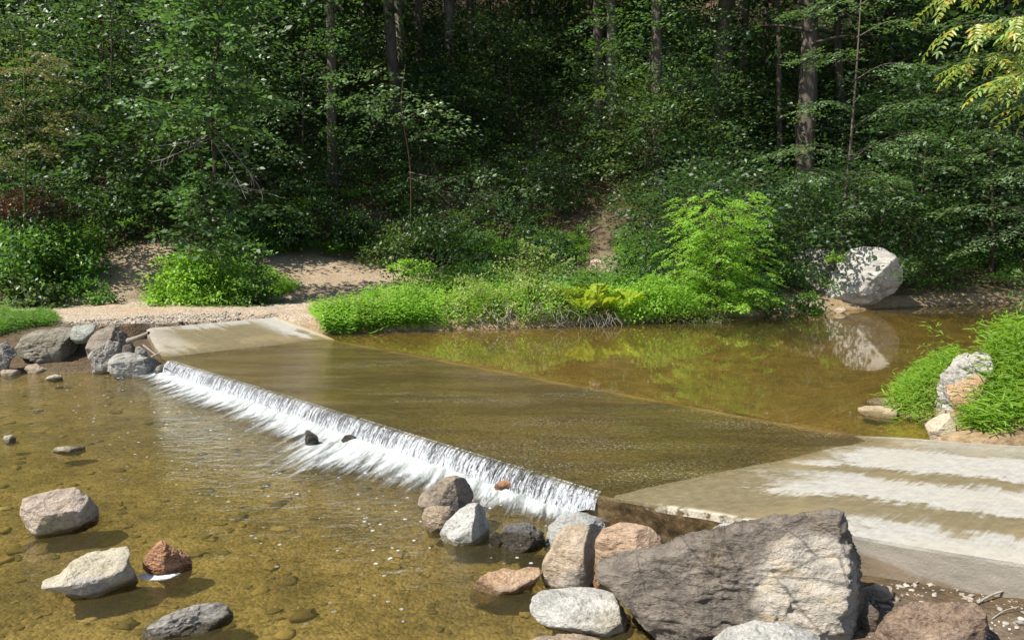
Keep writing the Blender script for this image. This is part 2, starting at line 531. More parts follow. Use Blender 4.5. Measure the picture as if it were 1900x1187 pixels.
def fan_ground():
    ys = np.concatenate([np.linspace(-7, 2.2, 36), np.geomspace(2.3, 30, 390)[1:], np.linspace(30.2, 96, 110)])
    u = np.linspace(-1, 1, 430)
    X = np.array([u * (max(y, 0) * 0.98 + 9) for y in ys])
    Y = np.repeat(ys[:, None], len(u), 1)
    x, y = X.ravel(), Y.ravel()
    z = ground_z(x, y)
    ny, nx = X.shape
    i = (np.arange(ny - 1)[:, None] * nx + np.arange(nx - 1)[None]).ravel()
    q = np.stack([i, i + 1, i + nx + 1, i + nx], 1)
    m, nt, out = new_mat('earth'); g = G(nt)
    me = tri_mesh('ground', np.stack([x, y, z], 1), q, m, smooth=True)
    wob = 0.45 * fbm2(x, y, 0.8, 4, 3.0)
    rd = sstep(0.25, -0.35, poly_sd(x, y, ROADP) + wob * 0.8)
    dt = np.zeros_like(rd)
    for i, p in enumerate(DIRTP): dt = np.maximum(dt, sstep(0.35, -0.5, poly_sd(x, y, p) + wob * 1.2) * (1 - .75 * sstep(1.0, 1.9, z) * (i == 2)))  # footpath dirt thinned upslope: its shade is painted by the darker ground colour
    gr = np.zeros_like(rd)
    for p in GRASSP + [LEFTG]: gr = np.maximum(gr, sstep(0.4, -0.4, poly_sd(x, y, p) + wob))
    bank = sstep(1.6, 0.3, poly_sd(x, y, POOL)) * (poly_sd(x, y, POOL) > 0)
    hill = sstep(1.0, 5.0, z)
    s, t = to_st(x, y)
    nearR = sstep(-0.1, -0.5, t) * sstep(10.5, 12, s)
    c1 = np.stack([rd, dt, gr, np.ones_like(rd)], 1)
    c2 = np.stack([hill, nearR, bank, np.ones_like(rd)], 1)
    for nm, c in (('cover', c1), ('cover_two', c2)):
        a = me.color_attributes.new(nm, 'FLOAT_COLOR', 'POINT')
        a.data.foreach_set('color', c.astype(np.float32).ravel())
    P = g.pos()
    z_ = g.sep(P)[2]
    a1 = g.sep(g.attr('cover')); a2 = g.sep(g.attr('cover_two'))
    n1 = g.noise(P, 1.3, 6, 0.6); n2 = g.noise(P, 9, 5, 0.65); n3 = g.noise(P, 42, 4, 0.7)
    vo = g.voro(P, 26, 'F1', 'Color'); vg = g.sep(vo)[0]
    vd = g.voro(P, 26)
    soil = g.ramp(n2, [(0.3, (0.05, 0.036, 0.02)), (0.7, (0.13, 0.09, 0.05))])
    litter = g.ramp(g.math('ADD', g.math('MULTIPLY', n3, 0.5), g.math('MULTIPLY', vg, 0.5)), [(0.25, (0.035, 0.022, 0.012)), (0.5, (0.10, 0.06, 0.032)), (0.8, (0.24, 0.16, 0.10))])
    green = g.ramp(n3, [(0.35, (0.03, 0.06, 0.012)), (0.7, (0.07, 0.13, 0.02))])
    dirt = g.mix(g.rng(n3, 0.42, 0.65), g.ramp(n1, [(0.35, (0.25, 0.18, 0.115)), (0.65, (0.36, 0.28, 0.19))]), (0.42, 0.34, 0.24))
    dirt = g.mix(g.rng(vg, 0.72, 0.95, 0, 0.75), dirt, (0.15, 0.095, 0.055))
    grav = g.ramp(g.math('ADD', g.math('MULTIPLY', vg, 0.6), g.math('MULTIPLY', n1, 0.4)), [(0.25, (0.22, 0.165, 0.11)), (0.5, (0.39, 0.31, 0.225)), (0.8, (0.50, 0.43, 0.34))])
    grav = g.mix(g.rng(g.noise(g.scale(P, (0.5, 2.2, 1)), 1.0, 4), 0.52, 0.66, 0, 0.6), grav, (0.40, 0.26, 0.14))
    mud = g.ramp(n2, [(0.3, (0.07, 0.052, 0.034)), (0.6, (0.15, 0.115, 0.08)), (0.8, (0.26, 0.21, 0.16))])
    sand = g.ramp(n2, [(0.3, (0.18, 0.12, 0.06)), (0.7, (0.38, 0.28, 0.17))])
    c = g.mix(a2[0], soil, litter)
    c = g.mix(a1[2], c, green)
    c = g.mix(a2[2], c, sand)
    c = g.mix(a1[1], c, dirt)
    c = g.mix(a1[0], c, grav)
    c = g.mix(a2[1], c, mud)
    bed = g.ramp(g.math('ADD', g.math('MULTIPLY', n1, 0.6), g.math('MULTIPLY', n2, 0.4)), [(0.32, (0.10, 0.08, 0.036)), (0.5, (0.30, 0.235, 0.105)), (0.66, (0.50, 0.40, 0.20))])
    bed = g.mix(g.rng(vg, 0.6, 0.95, 0, 0.6), bed, (0.07, 0.055, 0.02))
    sx = g.sep(P)
    # which of the two water levels: downstream of the crest line the stream, else the pool
    tt = g.math('ADD', g.math('MULTIPLY', g.math('SUBTRACT', sx[0], float(A0[0])), float(TV[0])), g.math('MULTIPLY', g.math('SUBTRACT', sx[1], float(A0[1])), float(TV[1])))
    lvl = g.rng(tt, 0.0, 0.6, LOW, 0.0)
    dz = g.math('SUBTRACT', z_, lvl)
    c = g.mix(g.rng(g.math('ADD', dz, g.math('MULTIPLY', n1, 0.05)), 0.10, 0.02), c, g.mix(0.5, c, (0.08, 0.055, 0.03)))
    c = g.mix(g.rng(dz, 0.02, -0.04), c, bed)
    h = g.math('ADD', g.math('MULTIPLY', n3, 0.6), g.math('ADD', g.math('MULTIPLY', vd, -0.8), n2))
    g.out(out, g.bsdf(c, g.rng(dz, 0.08, 0.0, 0.95, 0.5), g.bump(h, 0.8, 0.03), 0.25))
    o = link('ground', me)
    tag(o, kind='structure')
    return o
fan_ground()

# ================================================================== CONCRETE FORD
def ford():
    m, nt, out = new_mat('ford_concrete'); g = G(nt)
    ss = np.concatenate([np.linspace(-3.1, 0, 32), np.linspace(0.1, 10.4, 50), np.linspace(10.5, 17, 100)])
    nt_ = 48
    def t0(s): return np.where(s < 0, 0.67 * np.clip(-s / 3.1, 0, 1) ** 1.2, 0.0)
    V, UV = [], []
    for s in ss:
        a = float(t0(s))
        tt = np.linspace(a, FW, nt_)
        x = A0[0] + SV[0] * s + TV[0] * tt; y = A0[1] + SV[1] * s + TV[1] * tt
        z = slab_z(np.full_like(tt, s), tt)
        z = z + 0.012 * fbm2(x, y, 1.4, 3, 1.0)
        ed = np.minimum(tt - a, FW - tt)
        z = z - (0.03 if s < 10.6 else 0.010) * sstep(0.10, 0.0, ed) + 0.034 * sstep(0.22, 0.10, FW - tt)
        wall = (fbm2(np.array([s]), np.array([0.0]), 2.5, 3, 4.0) * 0.02)[0]
        nW = A0 + SV * s + TV * (a - 0.0 + wall)
        nU = A0 + SV * s + TV * FW
        col = [[nW[0], nW[1], -0.95], [nW[0], nW[1], -0.35], [nW[0], nW[1], float(z[0]) - 0.05]] + [[x[i], y[i], z[i]] for i in range(nt_)] + [[nU[0], nU[1], float(z[-1]) - 0.05], [nU[0], nU[1], -0.8]]
        V += col
        UV += [[s, -0.95]] + [[s, -0.45]] + [[s, -0.06]] + [[s, t] for t in tt] + [[s, FW + .05], [s, FW + .8]]
    nc = nt_ + 5; nr = len(ss)
    i = (np.arange(nr - 1)[:, None] * nc + np.arange(nc - 1)[None]).ravel()
    q = np.stack([i, i + nc, i + nc + 1, i + 1], 1)
    caps = []
    me = tri_mesh('concrete_ford', V, q, m, smooth=True, uv=UV)
    me.set_sharp_from_angle(angle=math.radians(35))
    uvn = g.n('ShaderNodeUVMap'); uvn.uv_map = 'UVMap'
    uv = uvn.outputs[0]
    S, T = g.sep(uv)[:2]
    P = g.pos(); Z = g.sep(P)[2]
    n1 = g.noise(P, 1.6, 5, 0.6); n2 = g.noise(P, 11, 6, 0.7); n3 = g.noise(P, 60, 4, 0.7)
    pale = g.ramp(n2, [(0.3, (0.26, 0.25, 0.225)), (0.55, (0.36, 0.35, 0.315)), (0.8, (0.45, 0.435, 0.40))])
    pale = g.mix(g.rng(n1, 0.45, 0.7, 0, 0.45), pale, (0.38, 0.34, 0.27))
    pale = g.mix(g.rng(n3, 0.62, 0.75, 0, 0.6), pale, (0.22, 0.2, 0.17))
    wetc = g.ramp(n2, [(0.3, (0.135, 0.110, 0.062)), (0.7, (0.225, 0.188, 0.112))])
    wetc = g.mix(g.rng(g.noise(g.scale(P, (1, 1, 1)), 0.9, 3), 0.5, 0.66, 0, 0.4), wetc, (0.31, 0.235, 0.125))
    algae = g.ramp(n2, [(0.3, (0.10, 0.080, 0.038)), (0.7, (0.215, 0.175, 0.088))])
    algae = g.mix(g.rng(n3, 0.55, 0.7, 0, 0.55), algae, (0.36, 0.30, 0.18))
    gr_ = g.noise(g.scale(P, (1, 1, 1)), 24, 3, 0.6)
    algae = g.mix(g.rng(gr_, 0.52, 0.40, 0, 0.6), algae, (0.055, 0.045, 0.022))
    algae = g.mix(g.rng(gr_, 0.58, 0.70, 0, 0.5), algae, (0.40, 0.34, 0.21))
    wob = g.math('ADD', g.math('MULTIPLY', g.math('SUBTRACT', n1, 0.5), 1.15), g.math('MULTIPLY', g.math('SUBTRACT', n2, 0.5), 0.42))
    comb = g.noise(g.scale(uv, (26, 1.2, 1)), 1.0, 3, 0.6)       # streaks across the road, along the tined grooves
    combx = g.math('MULTIPLY', g.math('SUBTRACT', comb, 0.5), 0.42)
    tw = g.math('ADD', T, g.math('ADD', wob, combx))
    def band(lo, hi, w=0.09):
        a = g.rng(tw, lo - w, lo + w); b = g.rng(tw, hi + w, hi - w)
        return g.math('MULTIPLY', a, b)
    sw = g.math('ADD', S, g.math('MULTIPLY', wob, 1.6))
    zone1 = g.math('MULTIPLY', band(2.3, 3.45), g.rng(sw, 11.5, 12.1))
    zone2 = g.math('MULTIPLY', band(1.05, 1.9), g.rng(sw, 11.3, 12.2))
    zone3 = g.math('MULTIPLY', band(-1, 0.46, 0.1), g.rng(sw, 12.5, 12.9))
    zone4 = g.math('MULTIPLY', g.rng(tw, 3.35, 3.6), g.rng(sw, 12.0, 12.6, 0, 0.45))
    dryR = g.math('MAXIMUM', g.math('MAXIMUM', zone1, zone2), g.math('MAXIMUM', zone3, zone4))
    edge = g.math('MULTIPLY', g.rng(T, FW - 0.16, FW - 0.04), g.rng(S, 11.5, 12.0))
    dryR = g.math('MAXIMUM', dryR, edge)
    # left ramp
    sl = g.math('ADD', S, g.math('ADD', g.math('MULTIPLY', wob, 1.5), g.math('MULTIPLY', g.math('SUBTRACT', g.noise(g.scale(uv, (0.8, 5, 1)), 1.0, 3), 0.5), 2.6)))
    dryL = g.math('MAXIMUM', g.rng(sl, -2.3, -3.2, 0, .85), g.math('MULTIPLY', g.rng(T, 2.9, 3.5), g.rng(sl, -0.9, -1.5)))
    dryL = g.math('MAXIMUM', dryL, g.math('MULTIPLY', g.rng(T, 1.2, 0.7), g.rng(sl, -0.6, -1.4, 0, .55)))
    dry = g.math('MAXIMUM', g.math('MULTIPLY', dryR, g.math('GREATER_THAN', S, 5.0)), g.math('MULTIPLY', dryL, g.math('LESS_THAN', S, 5.0)))
    c = g.mix(dry, wetc, pale)
    c = g.mix(g.rng(g.math('ADD', Z, g.math('MULTIPLY', g.math('SUBTRACT', n1, 0.5), 0.06)), 0.045, -0.03), c, algae)
    c = g.mix(g.math('MULTIPLY', g.rng(T, FW - 0.2, FW - 0.1), g.rng(S, 11.6, 11.2, 0, .7)), c, (0.36, 0.27, 0.12))
    bl = g.voro(P, 3.2, 'F1', 'Distance')
    c = g.mix(g.math('MULTIPLY', g.rng(g.math('ADD', bl, g.math('MULTIPLY', n2, .12)), 0.13, 0.09, 0, .55), g.rng(n1, .5, .6)), c, (0.16, 0.145, 0.115))
    # the wall below the edge
    wallc = g.ramp(g.noise(g.scale(P, (3, 3, 9)), 1.0, 6, 0.7), [(0.3, (0.20, 0.18, 0.145)), (0.7, (0.32, 0.29, 0.245))])
    wetw = g.ramp(g.noise(g.scale(P, (5, 5, 9)), 1.0, 6, 0.75), [(0.36, (0.03, 0.022, 0.012)), (0.5, (0.10, 0.075, 0.04)), (0.64, (0.22, 0.175, 0.105))])
    wallc = g.mix(g.math('MULTIPLY', g.rng(g.math('ADD', S, g.math('MULTIPLY', wob, 1.2)), 12.7, 12.2), g.math('GREATER_THAN', S, -0.2)), wallc, wetw)
    foot = g.rng(g.math('ADD', Z, g.math('MULTIPLY', g.math('SUBTRACT', n1, 0.5), 0.25)), 0.16, 0.10, 0, 0.75)
    wallc = g.mix(foot, wallc, g.mix(1.0, wallc, (0.62, 0.5, 0.36), 'MULTIPLY'))
    iswall = g.math('LESS_THAN', T, -0.03)
    c = g.mix(iswall, c, wallc)
    lip = g.math('MULTIPLY', g.rng(T, 0.09, 0.0), g.math('MULTIPLY', g.rng(sw, 11.0, 11.5), g.rng(sw, 12.9, 12.3)))
    c = g.mix(g.math('MULTIPLY', g.math('MULTIPLY', lip, g.math('GREATER_THAN', T, -0.07)), g.rng(n2, 0.35, 0.55)), c, (0.55, 0.5, 0.4))
    rough = g.mix(dry, (0.42, 0.42, 0.42), (0.9, 0.9, 0.9))
    wave = g.n('ShaderNodeTexWave', wave_type='BANDS', bands_direction='X')
    g.put(wave.inputs['Vector'], uv); wave.inputs['Scale'].default_value = 7.0; wave.inputs['Distortion'].default_value = 0.8
    wave.inputs['Detail'].default_value = 2
    h = g.math('ADD', g.math('MULTIPLY', wave.outputs['Fac'], g.math('MULTIPLY', g.math('GREATER_THAN', T, 0.15), 0.22)), g.math('ADD', g.math('MULTIPLY', n3, 0.45), g.math('MULTIPLY', n2, 0.6)))
    g.out(out, g.bsdf(c, rough, g.bump(h, 0.55, 0.02), 0.3))
    o = link('road', me)
    tag(o, kind='structure')
ford()

# ================================================================== WATER
def water_mat(name, tint, rough, hfun, strength=0.3, dist=0.02, ior=1.33, murk=None, mf=0.0):
    m, nt, out = new_mat(name); g = G(nt)
    h = hfun(g)
    nrm = g.bump(h, strength, dist)
    fr = g.n('ShaderNodeFresnel'); fr.inputs['IOR'].default_value = ior; g.put(fr.inputs['Normal'], nrm)
    tr = g.n('ShaderNodeBsdfTransparent'); g.put(tr.inputs['Color'], tint)
    gl = g.n('ShaderNodeBsdfAnisotropic') if False else g.n('ShaderNodeBsdfGlossy')
    g.put(gl.inputs['Color'], (1, 1, 1)); gl.inputs['Roughness'].default_value = rough; g.put(gl.inputs['Normal'], nrm)
    base = tr.outputs[0]
    if murk is not None:
        df = g.n('ShaderNodeBsdfDiffuse'); g.put(df.inputs['Color'], murk)
        base = g.mixsh(mf, base, df.outputs[0])
    g.out(out, g.mixsh(fr.outputs[0], base, gl.outputs[0]))
    return m

def sheet(name, poly, z, mat, step=None):
    me = mesh_arrays(name, [[p[0], p[1], z] for p in poly], np.arange(len(poly)), [0], mat)
    if me.polygons[0].normal.z < 0: me.flip_normals()
    o = link(name, me)
    tag(o, kind='structure')
    return o

def h_pool(g):
    P = g.pos()
    return g.math('ADD', g.math('MULTIPLY', g.noise(g.scale(P, (0.7, 1.6, 1)), 1.6, 3, 0.5), 1.0), g.math('MULTIPLY', g.noise(g.scale(P, (2.2, 5, 1)), 1.8, 3, 0.5), 0.25))
def h_ford(g):
    P = g.pos()
    a = g.noise(g.scale(P, (1.9, 4.8, 1), (0, 0, -0.05)), 2.0, 4, 0.65)
    b = g.noise(g.scale(P, (6, 9, 1), (0, 0, -0.1)), 3.6, 4, 0.7)
    sp = g.noise(g.scale(P, (.75, 2.6, 1), (0, 0, 0.62)), 0.6, 3)
    return g.math('ADD', g.math('MULTIPLY', a, 1.0), g.math('MULTIPLY', b, g.rng(sp, 0.4, 0.66, 0.25, 1.5)))
def h_low(g):
    P = g.pos()
    sx = g.sep(P)
    tt = g.math('ADD', g.math('MULTIPLY', g.math('SUBTRACT', sx[0], float(A0[0])), float(TV[0])), g.math('MULTIPLY', g.math('SUBTRACT', sx[1], float(A0[1])), float(TV[1])))
    a = g.noise(g.scale(P, (1.2, 2.6, 1), (0, 0, 0.3)), 1.9, 4, 0.55)
    b = g.noise(P, 13, 4, 0.65)
    k = g.rng(tt, -3.6, -0.3, 0.16, 1.0)
    return g.math('ADD', g.math('MULTIPLY', a, 1.1), g.math('MULTIPLY', b, k))

pool_m = water_mat('pool_water', (0.74, 0.65, 0.38), 0.012, h_pool, 0.05, 0.03, 1.40, (0.15, 0.12, 0.045), 0.24)
ford_m = water_mat('ford_water', (0.88, 0.83, 0.66), 0.09, h_ford, 0.6, 0.035, 1.36)
def add_painted_glints(m):
    nt = m.node_tree; g = G(nt)
    out = [x for x in nt.nodes if x.type == 'OUTPUT_MATERIAL'][0]
    old = out.inputs['Surface'].links[0].from_socket
    P = g.pos()
    fine = g.noise(g.scale(P, (1, 1.5, 1)), 30, 3, 0.6)
    bandn = g.noise(g.scale(P, (.45, 1.9, 1), (0, 0, 0.70)), 0.9, 4, 0.6)
    f = g.math('MULTIPLY', g.rng(fine, 0.56, 0.66), g.rng(bandn, 0.46, 0.66, 0.04, 0.62))  # pale diffuse specks paint sun and sky glints onto the ripples
    g.out(out, g.mixsh(f, old, g.bsdf((0.52, 0.52, 0.48), 0.4)))
add_painted_glints(ford_m)
low_m = water_mat('stream_water', (0.79, 0.75, 0.55), 0.03, h_low, 0.6, 0.04, 1.37, (0.14, 0.12, 0.05), 0.17)
PW = [st(-3, FW)[:2], st(13, FW)[:2], (9, 8), (26, 12), (34, 40), (-6, 34)]
sheet('water', PW, 0.0, pool_m)
sheet('water', [st(-1.0, 0.0)[:2], st(13, 0.0)[:2], st(13, FW)[:2], st(-3, FW)[:2], st(-3, 0.9)[:2]], -0.002, ford_m)
sheet('water', [st(-0.3, -0.004)[:2], st(13.5, -0.004)[:2], (3.5, 1), (-1, -4), (-12, -4), (-26, 6), (-26, 22), st(-3.4, 0.3)[:2]], LOW, low_m)

def waterfall():
    m, nt, out = new_mat('falling_water'); g = G(nt)
    ns, nz = 900, 16
    s = np.linspace(-0.12, 10.62, ns)
    V, UV = [], []
    lump = fbm(np.stack([s * 2.2, s * 0, s * 0], 1), 4) * 0.03
    fine = perlin(np.stack([s * 14, s * 0 + 3, s * 0], 1)) * 0.012
    end = sstep(10.62, 10.2, s)
    for k in range(nz):
        w = k / (nz - 1)
        zz = 0.002 - (0.29 * w ** 1.15) * (0.55 + 0.45 * end)
        tt = 0.06 - 0.22 * w ** 0.55 * (0.5 + 0.5 * end)
        wig = perlin(np.stack([s * 9, s * 0 + w * 1.4, s * 0 + 7], 1)) * 0.03 * w
        t = tt + (lump + fine) * w + wig
        p = A0[None] + SV[None] * s[:, None] + TV[None] * t[:, None]
        p[:, 2] = zz
        V.append(p); UV.append(np.stack([s, np.full_like(s, w)], 1))
    V = np.concatenate(V); UV = np.concatenate(UV)
    i = (np.arange(nz - 1)[:, None] * ns + np.arange(ns - 1)[None]).ravel()
    q = np.stack([i, i + ns, i + ns + 1, i + 1], 1)
    me = tri_mesh('waterfall', V, q, m, smooth=True, uv=UV)
    uvn = g.n('ShaderNodeUVMap'); uvn.uv_map = 'UVMap'; uv = uvn.outputs[0]
    S, Wv = g.sep(uv)[:2]
    a = g.noise(g.scale(uv, (26, 1.2, 1)), 1.0, 5, 0.75, 0.6)
    b = g.noise(g.scale(uv, (80, 8, 1)), 1.0, 4, 0.8, 0.8)
    c = g.noise(g.scale(uv, (1.1, 0.2, 1)), 1.0, 3)
    mm = g.math('ADD', g.math('ADD', g.math('MULTIPLY', a, 0.55), g.math('MULTIPLY', b, 0.5)), g.math('ADD', g.math('MULTIPLY', c, 0.14), g.math('MULTIPLY', Wv, 0.07)))
    fac = g.rng(mm, 0.55, 0.71)
    wht = g.bsdf((0.66, 0.69, 0.73), 0.25, g.bump(b, 0.9, 0.03), 0.6)
    tr = g.n('ShaderNodeBsdfTransparent'); g.put(tr.inputs['Color'], (0.55, 0.53, 0.48))
    gl = g.n('ShaderNodeBsdfGlossy'); gl.inputs['Roughness'].default_value = 0.12; g.put(gl.inputs['Normal'], g.bump(g.math('ADD', a, b), 1.0, 0.05))
    clear = g.mixsh(0.28, tr.outputs[0], gl.outputs[0])
    g.out(out, g.mixsh(fac, clear, wht))
    o = link('waterfall', me)
    tag(o, kind='structure')
waterfall()

def foam():
    m, nt, out = new_mat('foam'); g = G(nt)
    ns, ntt = 640, 130
    s = np.linspace(-0.7, 10.9, ns)
    V, UV = [], []
    for t in np.linspace(0.0, -3.4, ntt):
        p = A0[None] + SV[None] * s[:, None] + TV[None] * t
        h = np.exp(-((t + 0.14) / 0.13) ** 2) * 0.05 + 0.006
        k = np.exp(t / 0.6)
        p[:, 2] = LOW + h + 0.05 * k * np.abs(fbm(np.stack([s * 5, s * 0 + t * 3.2, s * 0], 1), 4)) + 0.04 * k * np.clip(perlin(np.stack([s * 13, s * 0 + t * 9, s * 0 + 4], 1)), 0, 1) - 0.002 * sstep(-1.2, -2.2, t)
        V.append(p); UV.append(np.stack([s, np.full_like(s, t)], 1))
    V = np.concatenate(V); UV = np.concatenate(UV)
    i = (np.arange(ntt - 1)[:, None] * ns + np.arange(ns - 1)[None]).ravel()
    q = np.stack([i, i + 1, i + ns + 1, i + ns], 1)
    me = tri_mesh('foam', V, q, m, smooth=True, uv=UV)
    uvn = g.n('ShaderNodeUVMap'); uvn.uv_map = 'UVMap'; uv = uvn.outputs[0]
    S, T = g.sep(uv)[:2]
    # fanning streaks
    su = g.n('ShaderNodeCombineXYZ'); g.put(su.inputs[0], g.math('ADD', S, g.math('MULTIPLY', T, 0.62))); g.put(su.inputs[1], T)
    a = g.noise(g.scale(su.outputs[0], (8, 1.3, 1)), 1.0, 6, 0.68, 0.5)
    b = g.noise(g.scale(su.outputs[0], (22, 11, 1)), 1.0, 5, 0.75, 0.8)
    wv = g.noise(g.scale(uv, (0.7, 0.001, 1)), 1.0, 3)
    wid = g.math('ADD', g.rng(S, -0.5, 2.0, 0.62, 0.85), g.math('MULTIPLY', g.math('SUBTRACT', wv, 0.5), 1.1))
    wid = g.math('ADD', wid, g.math('MULTIPLY', g.rng(g.math('ABSOLUTE', g.math('SUBTRACT', S, 6.9)), 1.1, 0.1), 0.75))
    wid = g.math('MULTIPLY', wid, g.rng(S, 10.75, 9.2, 0.25, 0.93))
    d = g.math('DIVIDE', g.math('MULTIPLY', T, -1.0), wid)
    den = g.math('SUBTRACT', g.math('ADD', g.math('MULTIPLY', a, 0.88), g.math('MULTIPLY', b, 0.34)), g.math('MULTIPLY', d, 0.50))
    fac = g.math('MULTIPLY', g.rng(den, 0.08, 0.54), g.rng(S, 10.85, 10.4))
    vb = g.n('ShaderNodeTexVoronoi'); g.put(vb.inputs['Vector'], uv); vb.inputs['Scale'].default_value = 13
    rb_ = g.sep(vb.outputs['Color'])
    cl = g.noise(g.scale(uv, (1.3, 1.6, 1)), 1.0, 3)
    glint_dots = g.math('MULTIPLY', g.math('LESS_THAN', vb.outputs['Distance'], g.math('MULTIPLY', rb_[1], 0.26)), g.math('GREATER_THAN', g.math('ADD', rb_[0], g.math('MULTIPLY', cl, 0.7)), 1.08))  # small white dots paint sun glitter on the water beyond the foam
    fac = g.math('MAXIMUM', fac, g.math('MULTIPLY', glint_dots, 0.9))
    fac = g.math('MULTIPLY', fac, g.rng(T, -3.3, -1.9))
    wht = g.bsdf(g.mix(g.rng(a, 0.35, 0.6), (0.40, 0.44, 0.42), (0.66, 0.69, 0.69)), 0.5, g.bump(g.math('ADD', a, b), 0.8, 0.04), 0.4)
    tr = g.n('ShaderNodeBsdfTransparent')
    g.out(out, g.mixsh(fac, tr.outputs[0], wht))
    o = link('foam', me)
    tag(o, kind='stuff', label='white foam and painted sun glitter spreading from the foot of the waterfall')
foam()

# ================================================================== ROCKS
GREY = [(0.13, 0.125, 0.115), (0.27, 0.26, 0.24), (0.42, 0.40, 0.37)]
PINKGREY = [(0.22, 0.18, 0.145), (0.42, 0.34, 0.28), (0.55, 0.47, 0.41)]
PALEY = [(0.30, 0.27, 0.19), (0.50, 0.46, 0.35), (0.62, 0.59, 0.49)]
ORANGE = [(0.26, 0.115, 0.055), (0.48, 0.24, 0.125), (0.58, 0.36, 0.23)]
TAN = [(0.22, 0.17, 0.12), (0.40, 0.32, 0.235), (0.50, 0.42, 0.33)]
DARK = [(0.045, 0.042, 0.04), (0.10, 0.095, 0.09), (0.19, 0.18, 0.17)]
WHITE = [(0.30, 0.31, 0.30), (0.52, 0.53, 0.52), (0.66, 0.66, 0.65)]
BROWN = [(0.075, 0.06, 0.05), (0.15, 0.125, 0.10), (0.24, 0.20, 0.165)]
OLIVE = [(0.10, 0.092, 0.065), (0.20, 0.185, 0.14), (0.32, 0.30, 0.25)]
def RM(name, cols, **k): return rock_mat(name, cols, **k)

# --- in the stream below the ford
rock('boulder', [(36, 950), (42, 925), (70, 916), (105, 907), (140, 905), (165, 918), (183, 945), (180, 968), (160, 982), (110, 992), (70, 988), (45, 970)], LOW,
     RM('pinkish_rock', PINKGREY, accent=(0.36, 0.33, 0.16), acc=(0.52, 0.66), water=LOW, scale=1.9, strata=(1, 1, 2.5)), 'rounded pinkish grey boulder standing alone in the stream, its base mossy', 'boulder',
     seed=3, planes=[((-.1, .9, .5), .72), ((0.05, -.55, .8), .72), ((-.7, .25, .6), .8), ((.8, .1, .5), .82)], thick=0.75, sink=.12, rough=.045)
rock('rock', [(78, 1080), (110, 1068), (135, 1040), (165, 1022), (205, 1008), (230, 1008), (240, 1020), (238, 1040), (252, 1062), (250, 1080), (215, 1098), (170, 1110), (140, 1104), (118, 1085), (95, 1086)], LOW,
     RM('pale_yellow_rock', PALEY, accent=(0.36, 0.33, 0.32), acc=(0.5, 0.62), water=LOW, scale=2.4), 'pale cream flat-topped rock beside the small orange rock in the stream', 'rock',
     seed=5, planes=[((-.1, .95, .35), .5), ((.2, -.3, .9), .75)], thick=0.8, sink=.1, rough=.05)
rock('rock', [(266, 1052), (270, 1030), (285, 1015), (297, 1000), (306, 1004), (312, 1012), (335, 1020), (352, 1032), (356, 1050), (345, 1066), (300, 1066), (280, 1062)], LOW,
     RM('orange_rock', ORANGE, accent=(0.56, 0.38, 0.28), water=LOW, scale=3, vein=.6), 'small craggy orange rock with white froth at its foot', 'rock',
     seed=8, planes=[((-.6, .35, .7), .62), ((.5, .4, .75), .68)], thick=0.9, sink=.15, rough=.10)
rock('rock', [(258, 1178), (275, 1160), (310, 1142), (350, 1126), (385, 1114), (410, 1116), (428, 1132), (430, 1148), (400, 1165), (340, 1175), (285, 1187), (262, 1186)], LOW,
     RM('grey_slab_rock', GREY, accent=(0.38, 0.36, 0.31), water=LOW, scale=2.5, strata=(1, 1, 5), vein=.5), 'long grey ridged rock low in the water, nearest to the camera in the stream', 'rock',
     seed=12, planes=[((.15, .9, .4), .6), ((-.1, .2, .95), .6)], thick=0.6, sink=.1, rough=.09)
rock('rock', [(94, 836), (105, 829), (130, 826), (158, 827), (160, 836), (140, 840), (100, 841)], LOW, RM('cream_rock', PALEY, water=LOW, scale=4), 'small flat cream stone breaking the water surface beyond the pinkish grey boulder', 'rock', seed=15, sub=4, rough=.07, thick=.6)
rock('rock', [(4, 817), (8, 808), (22, 806), (30, 813), (28, 820), (12, 822)], LOW, RM('cream_rock_small', PALEY, water=LOW, scale=5), 'tiny pale stone in the shallows at the left edge of the photo', 'rock', seed=16, sub=4, thick=.8)
rock('rock', [(82, 703), (90, 697), (103, 694), (115, 697), (118, 704), (100, 707)], LOW, RM('yellowish_rock', PALEY, accent=(0.3, 0.26, 0.12), water=LOW, scale=4), 'small yellowish stone in the water just off the boulders on the left bank', 'rock', seed=17, sub=4, thick=.6)
rock('rock', [(566, 798), (570, 796), (580, 802), (590, 810), (594, 822), (580, 827), (566, 824)], LOW, RM('wet_dark_rock', DARK, water=LOW + .1, scale=4, rough=.35), 'dark wet fin-shaped rock jutting out of the white foam', 'rock', seed=18, sub=4, rough=.06, thick=.9)
rock('rock', [(632, 816), (640, 807), (652, 806), (664, 812), (664, 820), (645, 824)], LOW, RM('wet_dark_rock_low', DARK, water=LOW + .1, scale=4, rough=.35), 'low dark wet rock half covered by foam beside the fin-shaped one', 'rock', seed=19, sub=4, thick=.8)
rock('rock', [(916, 903), (926, 893), (940, 889), (955, 893), (960, 904), (945, 912), (925, 911)], LOW + .04, RM('rust_rock', ORANGE, accent=(0.10, 0.05, 0.04), acc=(.42, .6), water=LOW + .05, scale=4, rough=.4), 'rust red wet rock at the foot of the waterfall', 'rock', seed=20, sub=4, thick=.9)
